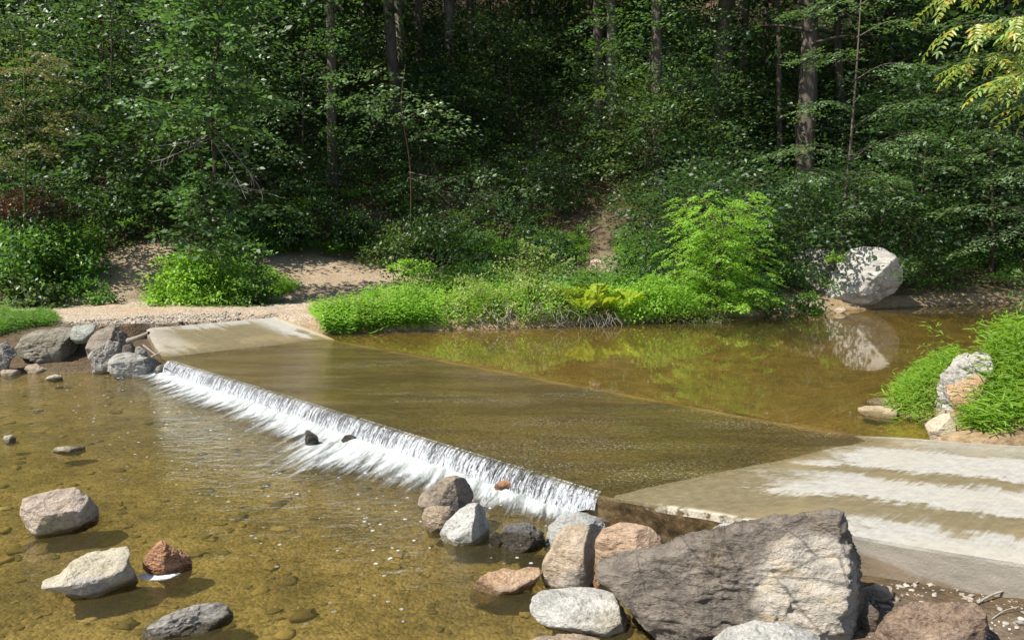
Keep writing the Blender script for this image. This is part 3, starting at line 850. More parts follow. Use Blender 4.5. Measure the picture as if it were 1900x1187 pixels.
rock('boulder', [(774, 928), (782, 915), (805, 898), (825, 886), (845, 881), (862, 886), (873, 900), (879, 922), (870, 938), (845, 945), (800, 942), (778, 938)], LOW + .12,
     RM('two_tone_rock', [(0.10, 0.09, 0.08), (0.25, 0.21, 0.165), (0.38, 0.31, 0.24)], accent=(0.07, 0.072, 0.075), acc=(.5, .6), scale=1.8, strata=(1, 1, 1.6)), 'rounded brown and charcoal boulder on top of the heap of three by the foam', 'boulder', group=None, seed=22,
     planes=[((-.45, .5, .75), .72), ((.75, .25, .5), .66)], thick=.85, rough=.04, sink=.1)
rock('rock', [(783, 958), (788, 942), (805, 938), (835, 938), (846, 950), (842, 972), (820, 984), (795, 982)], LOW, RM('tan_mossy_rock', TAN, accent=(0.42, 0.40, 0.30), water=LOW, scale=3), 'small tan rock tucked under the brown and charcoal boulder', 'rock', seed=23, thick=.9, planes=[((-.4, .3, .85), .75)])
rock('rock', [(816, 990), (826, 972), (850, 945), (870, 933), (890, 932), (902, 945), (911, 975), (911, 1002), (890, 1010), (860, 1013), (832, 1004)], LOW,
     RM('white_rock', WHITE, accent=(0.22, 0.25, 0.22), acc=(.55, .68), water=LOW, scale=2.2, strata=(1, 3, 1), rot=(.3, .7, .5)), 'whitish angular rock leaning in front of the heap of three by the foam', 'rock', seed=25,
     planes=[((-.5, .45, .75), .62), ((.9, .15, .42), .62), ((-.1, -.3, .9), .8)], thick=.85, rough=.045)
rock('rock', [(925, 990), (940, 972), (965, 966), (990, 975), (1008, 990), (1015, 1010), (985, 1022), (950, 1012)], LOW, RM('wet_grey_rock', [(0.06, 0.058, 0.055), (0.14, 0.135, 0.13), (0.26, 0.26, 0.26)], water=LOW + .08, scale=3, rough=.35), 'dark wet angular rock between the whitish rock and the tall tan one', 'rock', seed=27, thick=.8, rough=.11, cut=(.6, .85))
rock('rock', [(905, 1000), (918, 985), (930, 990), (935, 1005), (920, 1014)], LOW, RM('wet_grey_rock_small', DARK, water=LOW + .08, scale=4, rough=.35), 'small black wet rock by the splashing water right of the whitish rock', 'rock', seed=28, sub=4, thick=.9)
rock('rock', [(1010, 1000), (1018, 975), (1040, 955), (1075, 949), (1105, 958), (1122, 972), (1126, 990), (1090, 1006), (1040, 1010)], LOW + .02,
     RM('blue_grey_rock', [(0.26, 0.28, 0.29), (0.44, 0.46, 0.46), (0.56, 0.57, 0.54)], accent=(0.40, 0.37, 0.24), scale=3), 'bluish grey rock behind the tall tan one, at the end of the waterfall', 'rock', seed=30, thick=.8, planes=[((-.3, .7, .65), .7)])
rock('boulder', [(1005, 1065), (1006, 1040), (1022, 1015), (1032, 990), (1050, 974), (1078, 970), (1100, 982), (1108, 1000), (1104, 1040), (1098, 1075), (1070, 1085), (1025, 1087)], LOW + .02,
     RM('tan_rock', TAN, accent=(0.36, 0.34, 0.31), acc=(.5, .64), water=LOW - .03, scale=1.6, strata=(1, 1, 2.2), rot=(.2, .5, .1)), 'tall smooth tan rock standing upright next to the huge dark boulder', 'boulder', seed=31,
     planes=[((-.35, .25, .9), .72), ((.9, .1, .35), .72)], thick=.9, rough=.035, cut=(.8, .95))
rock('boulder', [(1101, 1030), (1106, 1000), (1120, 980), (1150, 969), (1180, 971), (1205, 978), (1225, 995), (1232, 1015), (1210, 1035), (1160, 1045), (1115, 1045)], LOW + .08,
     RM('peach_rock', [(0.30, 0.20, 0.14), (0.47, 0.34, 0.24), (0.54, 0.42, 0.32)], accent=(0.40, 0.36, 0.31), scale=1.8), 'rounded peach coloured boulder behind the huge dark one, against the ford wall', 'boulder', seed=33,
     planes=[((-.2, .5, .85), .7), ((.45, .45, .75), .74), ((-.65, -.1, .7), .78)], thick=.85, rough=.035)
rock('rock', [(868, 1092), (885, 1075), (905, 1062), (935, 1054), (960, 1056), (985, 1048), (1002, 1052), (1004, 1072), (985, 1085), (940, 1090), (895, 1100), (872, 1100)], LOW,
     RM('orange_flat_rock', [(0.26, 0.16, 0.09), (0.47, 0.31, 0.19), (0.58, 0.43, 0.31)], accent=(0.5, 0.42, 0.34), water=LOW, scale=3.2, vein=.3), 'flat orange rock at the water edge left of the tall tan one', 'rock', seed=35, planes=[((-.1, .9, .4), .55)], thick=.6, rough=.09)
rock('rock', [(980, 1108), (1010, 1092), (1050, 1084), (1110, 1082), (1140, 1100), (1160, 1140), (1166, 1166), (1120, 1172), (1060, 1160), (1010, 1145), (985, 1125)], LOW + .02,
     RM('white_slab_rock', WHITE, accent=(0.32, 0.28, 0.20), acc=(.5, .64), water=LOW - .03, scale=2.4), 'broad whitish slab lying flat in front of the tall tan rock', 'rock', seed=37, planes=[((0, .95, .3), .35), ((-.2, .1, .9), .8)], thick=.9, rough=.04, sink=.05, boxy=.6)
rock('rock', [(1098, 1075), (1102, 1060), (1112, 1056), (1120, 1066), (1118, 1084), (1104, 1084)], LOW + .05, RM('orange_wedge_rock', ORANGE, accent=(.5, .4, .3), scale=4), 'small orange stone wedged between the tall tan rock and the huge dark boulder', 'rock', seed=38, sub=4)
rock('rock', [(978, 1190), (1000, 1180), (1040, 1174), (1085, 1175), (1112, 1184), (1120, 1200), (1050, 1215), (985, 1205)], LOW + .03, RM('beige_slab', TAN, accent=(.5, .45, .38), scale=3), 'low beige stone at the bottom edge of the photo under the whitish slab', 'rock', seed=39, planes=[((0, .95, .3), .5)], thick=.7)
rock('rock', [(1322, 980), (1335, 972), (1360, 969), (1378, 974), (1382, 990), (1350, 1000), (1325, 995)], 0.0, RM('small_pale_rock', WHITE, scale=4), 'small pale rock half hidden behind the top of the huge dark boulder', 'rock', seed=40, y=5.75)
# --- the huge boulder
big_sil = [(1112, 1060), (1116, 1040), (1160, 1026), (1240, 1005), (1320, 982), (1390, 962), (1450, 948), (1510, 940), (1550, 936), (1572, 955), (1582, 990), (1588, 1030), (1598, 1070), (1608, 1120), (1606, 1165), (1585, 1200), (1500, 1225), (1380, 1232), (1270, 1215), (1215, 1192), (1180, 1145), (1145, 1095)]
big = rock('boulder', big_sil, -0.1, None, 'huge dark slab-sided boulder with a white patch on its near face', 'boulder', seed=52, sub=7, y=4.55,
     planes=[((-.04, .44, .9), .44), ((-.61, -.79, .28), .70), ((.16, -.78, .6), .60), ((.93, .1, .35), .86), ((-.2, .96, -.1), .9)], thick=.66, nrand=3, rough=.055, sink=.05, back=.6, cut=(.88, .96), boxy=.55, ridge=1.3)
def surface_at(o, u, v):
    d = ray(u, v); d = d / np.linalg.norm(d)
    co = np.array([q.co[:] for q in o.data.vertices]) + np.array(o.location) - EYE
    along = co @ d; off = np.linalg.norm(co - along[:, None] * d, axis=1)
    k = np.argmin(along + off * 12)
    return tuple(co[k] + EYE - np.array(o.location))
big.data.materials.clear()
big.data.materials.append(rock_mat('big_boulder_rock', [(0.075, 0.064, 0.055), (0.15, 0.13, 0.112), (0.26, 0.232, 0.20)], accent=(0.27, 0.21, 0.11), acc=(0.5, 0.63), scale=2.2, strata=(1.2, 1.2, 2.4), rot=(.2, .55, .2),
     patch=(surface_at(big, 1512, 1105), 0.42, (0.47, 0.43, 0.36)), vein=.5, amt=.6))
rock('rock', [(1325, 1187), (1350, 1165), (1400, 1150), (1470, 1158), (1520, 1180), (1530, 1215), (1420, 1240), (1330, 1225)], -.1, RM('speckled_rock', WHITE, accent=(.36, .28, .18), scale=3), 'pale speckled rock under the overhang of the huge dark boulder', 'rock', seed=54, y=4.0, thick=.6)
rock('boulder', [(1622, 1187), (1626, 1160), (1645, 1138), (1680, 1125), (1720, 1110), (1770, 1102), (1805, 1112), (1828, 1140), (1836, 1165), (1820, 1205), (1720, 1235), (1640, 1220)], 0.1,
     RM('brown_rock', [(0.13, 0.09, 0.065), (0.28, 0.20, 0.145), (0.40, 0.31, 0.24)], accent=(0.12, 0.085, 0.075), acc=(.48, .6), scale=3.0, strata=(1, 1, 2.5), vein=.3), 'rounded reddish brown boulder on the mud right of the huge dark one', 'boulder', seed=56, y=4.15,
     planes=[((-.1, .8, .6), .68), ((.6, .2, .75), .75)], thick=.7, rough=.06)
rock('rock', [(1598, 1105), (1602, 1090), (1625, 1083), (1655, 1088), (1660, 1105), (1630, 1112)], 0.0, RM('beige_block', [(0.34, 0.29, 0.22), (0.5, 0.43, 0.33), (0.58, 0.52, 0.42)], scale=3), 'flat beige block at the foot of the ford wall behind the huge boulder', 'rock', seed=57, sub=4, y=4.9)
rock('rock', [(1595, 1150), (1600, 1128), (1615, 1120), (1632, 1135), (1630, 1165), (1610, 1172)], 0.0, RM('dark_small_rock', BROWN, scale=4), 'small dark stone in the gap between the huge boulder and the reddish brown one', 'rock', seed=58, sub=4, y=4.5)
# --- rocks piled at the far left end of the ford
rock('boulder', [(28, 645), (40, 622), (75, 612), (120, 607), (145, 610), (149, 628), (140, 650), (125, 665), (118, 678), (80, 680), (62, 668), (36, 660)], LOW + .05,
     RM('olive_boulder', OLIVE, accent=(0.27, 0.25, 0.20), scale=1.7, strata=(1, 1, 2.5), vein=.45), 'big olive grey boulder, the largest on the left bank', 'boulder', seed=61, y=15.1, planes=[((-.2, .85, .5), .7), ((-.5, -.2, .8), .75), ((.75, -.2, .6), .78)], thick=.75, rough=.06)
rock('rock', [(-14, 660), (-5, 640), (12, 634), (25, 645), (32, 656), (20, 668), (10, 690), (-14, 690)], LOW + .05, RM('grey_green_rock', GREY, accent=(.2, .22, .19), scale=2.5), 'grey angular rock left of the big olive boulder, cut by the photo edge', 'rock', seed=62)
rock('rock', [(158, 645), (168, 622), (185, 605), (205, 600), (222, 608), (240, 625), (252, 645), (236, 650), (215, 640), (200, 640), (180, 650), (166, 656)], LOW + .3,
     RM('brown_top_rock', [(0.11, 0.09, 0.075), (0.23, 0.19, 0.155), (0.32, 0.28, 0.24)], scale=2.4), 'brown sloping slab on top of the heap at the far end of the ford', 'rock', seed=63, y=14.9, planes=[((-.45, .8, .4), .5), ((.6, .55, .55), .6)], thick=.8, rough=.05)
rock('rock', [(162, 662), (176, 645), (205, 630), (222, 628), (226, 650), (215, 670), (205, 684), (172, 684), (168, 672)], LOW,
     RM('grey_streaked_rock', GREY, accent=(.42, .41, .38), acc=(.58, .68), scale=2.4, strata=(3, 1, 1)), 'upright grey rock with a pale streak under the brown sloping slab', 'rock', seed=64, y=14.75, planes=[((-.2, .3, .9), .68), ((.8, .1, .6), .7)], thick=.8)
rock('rock', [(200, 688), (203, 668), (215, 656), (240, 654), (262, 656), (285, 664), (300, 675), (298, 690), (270, 694), (230, 697)], LOW,
     RM('pale_grey_rock', [(0.24, 0.24, 0.225), (0.38, 0.38, 0.36), (0.5, 0.5, 0.47)], accent=(.42, .36, .22), acc=(.58, .7), scale=2.6), 'pale grey rock at the water line right at the far end of the waterfall', 'rock', seed=65, y=14.35, planes=[((-.15, .75, .65), .7), ((.4, .1, .9), .8)], thick=.7)
rock('rock', [(128, 622), (135, 605), (160, 600), (180, 603), (172, 620), (158, 630), (135, 632)], .1, RM('greenish_slab', [(.22, .25, .23), (.34, .37, .34), (.44, .46, .42)], scale=2), 'greenish grey slab behind the big olive boulder', 'rock', seed=66, y=15.3, planes=[((0, .9, .4), .5)], thick=.8, sub=4)
rock('rock', [(250, 655), (252, 643), (262, 641), (272, 650), (276, 662), (262, 662)], LOW + .2, RM('small_grey_rock', GREY, scale=4), 'small grey rock between the heap and the ford wall', 'rock', seed=67, sub=5, y=14.7)
rock('rock', [(225, 660), (228, 640), (245, 638), (256, 650), (258, 664), (240, 668)], LOW + .1, RM('shadowy_rock', BROWN, scale=3), 'dark brown rock behind the pale grey one at the far end of the waterfall', 'rock', seed=68, sub=5, y=14.8)
rock('rock', [(15, 676), (22, 668), (40, 667), (52, 672), (55, 680), (30, 683)], LOW, RM('flat_shore_rock', GREY, scale=4), 'flat grey stone on the gravel below the big olive boulder', 'rock', seed=69, sub=4, planes=[((0, .9, .3), .5)])
rock('rock', [(45, 684), (52, 674), (66, 672), (75, 680), (90, 685), (80, 692), (55, 691)], LOW, RM('flat_shore_rock_tan', TAN, scale=4), 'flat tan stone at the water edge below the big olive boulder', 'rock', seed=70, sub=4, planes=[((0, .9, .3), .5)])
rock('rock', [(0, 690), (6, 680), (22, 682), (40, 688), (36, 696), (5, 697)], LOW, RM('flat_shore_rock_low', TAN, accent=(.5, .42, .3), scale=4), 'low pale stone at the shoreline in the far left corner of the stream', 'rock', seed=71, sub=4, planes=[((0, .9, .3), .5)])
rock('rock', [(285, 694), (290, 680), (300, 676), (308, 684), (306, 696)], LOW, RM('corner_rock', GREY, water=LOW + .05, scale=4), 'small wet rock at the very corner of the ford wall beside the far waterfall end', 'rock', seed=72, sub=4)
# --- right bank
rock('boulder', [(1736, 745), (1738, 715), (1752, 690), (1768, 668), (1790, 656), (1820, 652), (1840, 668), (1845, 720), (1830, 770), (1780, 790), (1745, 775)], 0.0,
     RM('craggy_white_rock', [(0.16, 0.155, 0.145), (0.42, 0.41, 0.39), (0.62, 0.61, 0.58)], accent=(0.1, 0.1, 0.085), acc=(.55, .66), scale=3.2, vein=.55), 'craggy grey and white boulder in the grass of the right bank', 'boulder', seed=81, planes=[((-.4, .6, .7), .75), ((-.8, .1, .5), .8)], thick=.8, rough=.12)
rock('rock', [(1753, 716), (1775, 710), (1800, 698), (1822, 684), (1830, 700), (1828, 735), (1810, 770), (1780, 768), (1765, 745)], .05,
     RM('orange_bank_rock', [(0.36, 0.2, 0.11), (0.54, 0.34, 0.21), (0.62, 0.46, 0.33)], accent=(0.56, 0.46, 0.3), scale=3), 'flat faced orange rock leaning on the craggy boulder of the right bank', 'rock', seed=82, y=9.2, planes=[((-.25, .35, .9), .55)], thick=.5)
rock('rock', [(1716, 788), (1726, 778), (1745, 768), (1762, 766), (1775, 785), (1778, 812), (1750, 816), (1728, 805)], 0.0,
     RM('cream_bank_rock', [(0.42, 0.37, 0.27), (0.57, 0.52, 0.41), (0.65, 0.60, 0.50)], scale=2.2), 'smooth cream rock at the edge of the ford under the right bank grass', 'rock', seed=83, y=8.75, planes=[((-.4, .6, .65), .7)], thick=.7, rough=.03)
rock('rock', [(1588, 757), (1605, 752), (1640, 750), (1665, 760), (1665, 775), (1630, 773), (1605, 767)], 0.0, RM('flat_cream_slab', [(0.34, 0.25, 0.14), (0.5, 0.42, 0.28), (0.62, 0.55, 0.42)], water=0, scale=3), 'flat cream slab at the pool edge left of the right bank grass', 'rock', seed=84, planes=[((0, .95, .2), .4)], thick=.8, sub=4)
rock('rock', [(1598, 744), (1620, 739), (1650, 736), (1660, 745), (1640, 750), (1610, 747)], 0.0, RM('flat_grey_slab', [(0.3, 0.25, 0.18), (0.48, 0.42, 0.34), (0.6, 0.54, 0.46)], water=0, scale=3), 'thin grey slab in the pool just behind the flat cream one', 'rock', seed=85, planes=[((0, .95, .2), .4)], thick=.8, sub=4)
# --- far bank
far_sil = [(1530, 555), (1535, 530), (1548, 505), (1560, 480), (1578, 462), (1600, 457), (1640, 462), (1662, 475), (1674, 500), (1672, 520), (1660, 540), (1630, 558), (1600, 570), (1578, 574), (1555, 566)]
rock('boulder', far_sil, 0.02, RM('sunlit_white_boulder', [(0.26, 0.255, 0.245), (0.47, 0.465, 0.455), (0.60, 0.595, 0.585)], accent=(0.15, 0.14, 0.10), acc=(.54, .66), scale=1.2, strata=(.7, .7, 3.6), rot=(.2, .85, .3), vein=.35, speck=.2),
     'great white boulder standing at the far edge of the pool', 'boulder', seed=91, sub=7, nrand=0, planes=[((-.30, .36, .88), .52), ((.45, -.30, .85), .66), ((0, -.65, .75), .74)], thick=.8, rough=.045, sink=.0, boxy=.5, ridge=.5)
rock('boulder', [(1440, 545), (1446, 490), (1470, 470), (1510, 462), (1550, 466), (1575, 480), (1580, 540), (1540, 560), (1480, 560)], .1, RM('shaded_boulder', GREY, accent=(.1, .12, .08), scale=1.5, vein=.4), 'long grey boulder in the shade behind the great white one', 'boulder', seed=92, y=25.6, planes=[((0, .4, .9), .65)], thick=.8)
rock('rock', [(1545, 575), (1556, 569), (1568, 571), (1572, 578), (1555, 581)], 0, RM('toe_rock', [(.4, .3, .2), (.5, .42, .3), (.6, .52, .4)], scale=4), 'small pale stone at the foot of the great white boulder', 'rock', seed=93, sub=3)
rock('rock', [(1275, 505), (1285, 500), (1300, 501), (1306, 508), (1290, 512)], .4, RM('grey_stone', GREY, scale=4), 'small grey stone showing under the bright green tree', 'rock', seed=94, sub=3, y=22.6, sink=0)
rock('rock', [(551, 524), (556, 520), (561, 523), (560, 528), (553, 529)], .4, RM('white_stone', WHITE, scale=4), 'lone white stone on the shaded dirt clearing', 'rock', seed=95, sub=3, y=25.6)
rock('rock', [(484, 527), (490, 520), (499, 522), (500, 530), (488, 533)], .4, RM('grey_clearing_stone', WHITE, scale=4), 'grey stone in the grass at the right foot of the leafy mound by the road', 'rock', seed=96, sub=3, y=24.0)

# --- stones under the water, gravel
def stones(name, n, where, size, mat, seed, flat=0.5, label=None, sink=0.2):
    rg = np.random.default_rng(seed)
    v0, f0 = ICO[2]
    V, F = [], []
    base = 0
    for k in range(n):
        x, y = where(rg)
        r = size(rg)
        rz = rg.uniform(0, 2 * PI)
        sc = np.array([rg.uniform(.7, 1.4), rg.uniform(.6, 1.0), flat * rg.uniform(.6, 1.2)]) * r
        v = v0 * (1 + 0.22 * rg.normal(size=(len(v0), 1))) * sc
        c, s_ = math.cos(rz), math.sin(rz)
        v = np.stack([v[:, 0] * c - v[:, 1] * s_, v[:, 0] * s_ + v[:, 1] * c, v[:, 2]], 1)
        V.append(v + [x, y, gz(x, y) + sc[2] * (1 - 2 * sink) * .5]); F.append(f0 + base); base += len(v0)
    o = link(name, tri_mesh(name, np.concatenate(V), np.concatenate(F), mat, smooth=False))
    tag(o, label=label, kind='stuff')

def cobble_mat(name, stops):
    m, nt, out = new_mat(name); g = G(nt)
    r = g.n('ShaderNodeNewGeometry').outputs['Random Per Island']
    n = g.noise(g.pos(), 14, 5, 0.65)
    c = g.mix(g.rng(n, .3, .7, .0, .5), g.ramp(r, stops), (0.12, 0.09, 0.05))
    g.out(out, g.bsdf(c, .8, g.bump(n, .6, .02), .3)); return m
bed_st = cobble_mat('bed_cobble', [(0, (0.11, 0.09, 0.04)), (.35, (0.20, 0.16, 0.07)), (.62, (0.32, 0.25, 0.11)), (.85, (0.42, 0.30, 0.11)), (1, (0.52, 0.46, 0.28))])
def in_low(rg):
    while True:
        y = 3.2 + 11 * rg.random() ** 1.6; x = rg.uniform(-0.72 * y - .5, 1.0)
        if poly_sd(np.array([x]), np.array([y]), LOWER)[0] < -0.05: return x, y
stones('stream_bed_cobbles', 1500, in_low, lambda rg: 0.015 + 0.085 * rg.random() ** 6, bed_st, 5, .28, 'cobbles and pebbles on the bed under the clear stream')
grav_m = cobble_mat('gravel_stone', [(0, (0.2, 0.18, 0.15)), (.5, (0.36, 0.33, 0.29)), (1, (0.55, 0.52, 0.47))])
GRV = wpoly([(100, 600), (200, 592), (300, 584), (420, 580), (480, 590), (540, 597), (420, 602), (300, 611), (180, 612)])
def in_poly(poly):
    x0, y0 = poly.min(0); x1, y1 = poly.max(0)
    def f(rg):
        while True:
            x, y = rg.uniform(x0, x1), rg.uniform(y0, y1)
            if poly_sd(np.array([x]), np.array([y]), poly)[0] < 0: return x, y
    return f
stones('gravel', 1300, in_poly(GRV), lambda rg: 0.012 + 0.035 * rg.random() ** 3, grav_m, 6, .6, 'grey gravel washed over the road at the far end of the ford')
MUDP = wpoly([(1610, 1090), (1700, 1075), (1900, 1095), (2050, 1110), (2050, 1300), (1600, 1300)])
stones('mud_pebbles', 500, in_poly(MUDP), lambda rg: 0.006 + 0.022 * rg.random() ** 3, grav_m, 7, .6, 'pebbles and chips on the mud at the foot of the ford wall')
# flat slabs lying under the water (one mesh per slab)
sub_m = rock_mat('submerged_stone', [(0.08, 0.066, 0.03), (0.19, 0.155, 0.07), (0.32, 0.26, 0.13)], scale=3)
SUBS = [(240, 845, 90, .12), (300, 897, 110, .14), (415, 968, 90, .16), (280, 958, 90, .14), (335, 825, 70, .14)]
for i, (u, v, w_, h_) in enumerate(SUBS):
    a = w_ / 2
    rg = np.random.default_rng(i)
    sil = [(u + a * math.cos(q) * rg.uniform(.75, 1.1), v + a * h_ * math.sin(q) * rg.uniform(.75, 1.1)) for q in np.linspace(0, 2 * PI, 11, endpoint=False)]
    o = rock('submerged_rock', sil, LOW - .25, sub_m, 'brown flat stone lying under the clear water of the stream', 'rock', group='flat stones under the stream water', seed=200 + i, sub=4, planes=[((0, .95, .2), .4)], thick=.9, sink=.6)
    top = max(q.co.z for q in o.data.vertices) + o.location.z
    o.location.z += (LOW - 0.05) - top if top > LOW - .05 else 0

# ================================================================== PLANTS
LM = {
 'wood': leaf_mat('wood_leaf', [(0.010, 0.030, 0.010), (0.020, 0.052, 0.017), (0.038, 0.086, 0.028), (0.095, 0.16, 0.062)], (0.13, 0.26, 0.035), .34, .46, .5),  # darkest leaf colours stand in for deep shade gaps in the wood
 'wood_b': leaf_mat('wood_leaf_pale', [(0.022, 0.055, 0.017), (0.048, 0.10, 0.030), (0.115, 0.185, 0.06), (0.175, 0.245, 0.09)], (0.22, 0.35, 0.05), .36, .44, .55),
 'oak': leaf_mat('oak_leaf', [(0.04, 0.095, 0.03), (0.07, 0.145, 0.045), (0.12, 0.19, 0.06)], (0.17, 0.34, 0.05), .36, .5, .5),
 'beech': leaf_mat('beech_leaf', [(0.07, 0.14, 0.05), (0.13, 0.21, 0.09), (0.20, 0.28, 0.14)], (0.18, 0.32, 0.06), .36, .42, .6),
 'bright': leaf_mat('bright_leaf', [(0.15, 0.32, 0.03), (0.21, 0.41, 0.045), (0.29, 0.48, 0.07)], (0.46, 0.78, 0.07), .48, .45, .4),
 'grass': leaf_mat('grass_leaf', [(0.11, 0.27, 0.025), (0.16, 0.36, 0.04), (0.24, 0.44, 0.07)], (0.42, 0.74, 0.07), .46, .45, .4),
 'fern': leaf_mat('fern_leaf', [(0.22, 0.31, 0.02), (0.30, 0.39, 0.03), (0.38, 0.44, 0.045)], (0.58, 0.70, 0.05), .48, .5, .3),
 'grass_b': leaf_mat('grass_leaf_deep', [(0.09, 0.20, 0.018), (0.14, 0.28, 0.03), (0.21, 0.35, 0.05)], (0.40, 0.62, 0.05), .44, .45, .4),
 'bank': leaf_mat('bank_leaf', [(0.17, 0.27, 0.06), (0.24, 0.34, 0.085), (0.33, 0.41, 0.13), (0.37, 0.36, 0.14)], (0.5, 0.66, 0.11), .42, .42, .45),
 'bush': leaf_mat('bush_leaf', [(0.055, 0.14, 0.025), (0.09, 0.20, 0.04), (0.145, 0.265, 0.065)], (0.22, 0.44, 0.04), .40, .42, .45),
 'red': leaf_mat('red_leaf', [(0.06, 0.022, 0.020), (0.09, 0.035, 0.03), (0.07, 0.08, 0.035), (0.06, 0.10, 0.035)], (0.25, 0.05, 0.03), .3, .42, .45),
 'rust': leaf_mat('rust_leaf', [(0.07, 0.11, 0.04), (0.12, 0.15, 0.06), (0.18, 0.19, 0.08), (0.30, 0.19, 0.09)], (0.28, 0.30, 0.08), .34, .42, .45),
 'walnut': leaf_mat('walnut_leaf', [(0.08, 0.16, 0.035), (0.13, 0.22, 0.05), (0.19, 0.28, 0.07), (0.22, 0.29, 0.07), (0.25, 0.29, 0.06), (0.42, 0.27, 0.03)], (0.42, 0.52, 0.05), .40, .36, .5),
 'dry': leaf_mat('dry_leaf', [(0.14, 0.12, 0.06), (0.22, 0.18, 0.09), (0.12, 0.15, 0.05)], (0.3, 0.28, 0.1), .3, .5, .3),
}
BARK = bark_mat('bark', (0.055, 0.043, 0.035), (0.19, 0.152, 0.122))
BARKP = bark_mat('pale_bark', (0.11, 0.088, 0.07), (0.30, 0.245, 0.20), (0.30, 0.29, 0.25))
TWIG = bark_mat('twig', (0.05, 0.038, 0.028), (0.12, 0.09, 0.065))
DEAD = bark_mat('dead_wood', (0.22, 0.19, 0.155), (0.40, 0.36, 0.31))
STEM = bark_mat('green_stem', (0.06, 0.09, 0.025), (0.13, 0.16, 0.05))

class Leaves:
    def __init__(s): s.P, s.D, s.N, s.L = [], [], [], []
    def add(s, P, D, N, L):
        s.P.append(np.asarray(P, float)); s.D.append(np.asarray(D, float)); s.N.append(np.asarray(N, float)); s.L.append(np.asarray(L, float))
    def cat(s): return [np.concatenate(a) for a in (s.P, s.D, s.N, s.L)]
    def mesh(s, name, mat, **k): return leaf_mesh(name, *s.cat(), mat, **k)
    def count(s): return sum(len(a) for a in s.P)

def spray_tpl(rg, L, leaf, dens=1.0, droop=0.25, flat=0.35, taper=0.55, ang=0.95, zj=0.18):
    """a flat leafy branch end along +x with alternate twigs"""
    P, D, N, S = [], [], [], []
    nt = max(3, int(L / (leaf * 0.75) * dens))
    for i in range(nt):
        q = (i + 0.5) / nt
        x = L * (0.08 + 0.92 * q)
        side = 1 if i % 2 else -1
        tl = L * taper * (1 - q) ** 0.6 * rg.uniform(.7, 1.1) + leaf * 0.6
        a = side * ang * rg.uniform(.75, 1.2)
        dx, dy = math.cos(a), math.sin(a)
        nl = max(2, int(tl / (leaf * 0.55) * dens))
        for j in range(nl):
            w = (j + 0.6) / nl
            px = x + dx * tl * w; py = dy * tl * w
            pz = -droop * (px / L) ** 2 * L - 0.12 * w * tl + rg.normal() * leaf * zj
            la = a + (1 if j % 2 else -1) * rg.uniform(.4, 1.0)
            P.append((px, py, pz)); D.append((math.cos(la), math.sin(la), rg.normal() * .25 - .18))
            N.append((rg.normal() * flat, rg.normal() * flat, 1)); S.append(leaf * rg.uniform(.65, 1.15))
    return [np.array(a) for a in (P, D, N, S)]

def rot_m(az, pitch, roll=0.0):
    ca, sa, cp, sp, cr, sr = math.cos(az), math.sin(az), math.cos(pitch), math.sin(pitch), math.cos(roll), math.sin(roll)
    Rz = np.array([[ca, -sa, 0], [sa, ca, 0], [0, 0, 1]]); Ry = np.array([[cp, 0, -sp], [0, 1, 0], [sp, 0, cp]]); Rx = np.array([[1, 0, 0], [0, cr, -sr], [0, sr, cr]])
    return Rz @ Ry @ Rx

def put_spray(lv, tpl, org, az, pitch, roll, sc, lsc=1.0):
    R = rot_m(az, pitch, roll)
    P, D, N, S = tpl
    lv.add(P @ R.T * sc + org, D @ R.T, N @ R.T, S * (sc ** 0.3) * lsc)

_r = np.random.default_rng(11)
TPL_WOOD = [spray_tpl(_r, 1.25, .215, .9, .25, (.3, .8, 1.0)[i % 3], .55, .95, (.2, .7, 1.1)[i % 3]) for i in range(6)]
TPL_FLAT = [spray_tpl(_r, 1.05, .155, .95, .22, .3, .5) for _ in range(5)]
TPL_CROWN = [spray_tpl(_r, 2.6, .40, .9, .2, .6) for _ in range(4)]
TPL_OAK = [spray_tpl(_r, .85, .24, 1.0, .25, .75, .5) for _ in range(5)]
TPL_SMALL = [spray_tpl(_r, .6, .085, 1.0, .3, .45, .5) for _ in range(5)]

def limb_sprays(lv, pts, tpls, rg, step, sc, start=0.25, spread=0.9, pitch=0.0, lsc=1.0, pj=0.14):
    seg = np.linalg.norm(np.diff(pts, axis=0), axis=1); cum = np.concatenate([[0], np.cumsum(seg)])
    tot = cum[-1]; k = 0
    d = tot * start
    while d < tot:
        p = np.array([np.interp(d, cum, pts[:, i]) for i in range(3)])
        i = min(len(seg) - 1, np.searchsorted(cum, d) - 1); t = pts[i + 1] - pts[i]
        az = math.atan2(t[1], t[0]); k += 1
        f = 1.15 - 0.5 * d / tot
        put_spray(lv, tpls[rg.integers(len(tpls))], p, az + (1 if k % 2 else -1) * spread * rg.uniform(.6, 1.3), pitch + rg.normal() * pj, rg.normal() * (.2 + pj * .6), sc * f * rg.uniform(.8, 1.15), lsc)
        d += step * rg.uniform(.7, 1.3)
    t = pts[-1] - pts[-2]
    put_spray(lv, tpls[rg.integers(len(tpls))], pts[-1], math.atan2(t[1], t[0]), pitch - .05, 0, sc * .8, lsc)

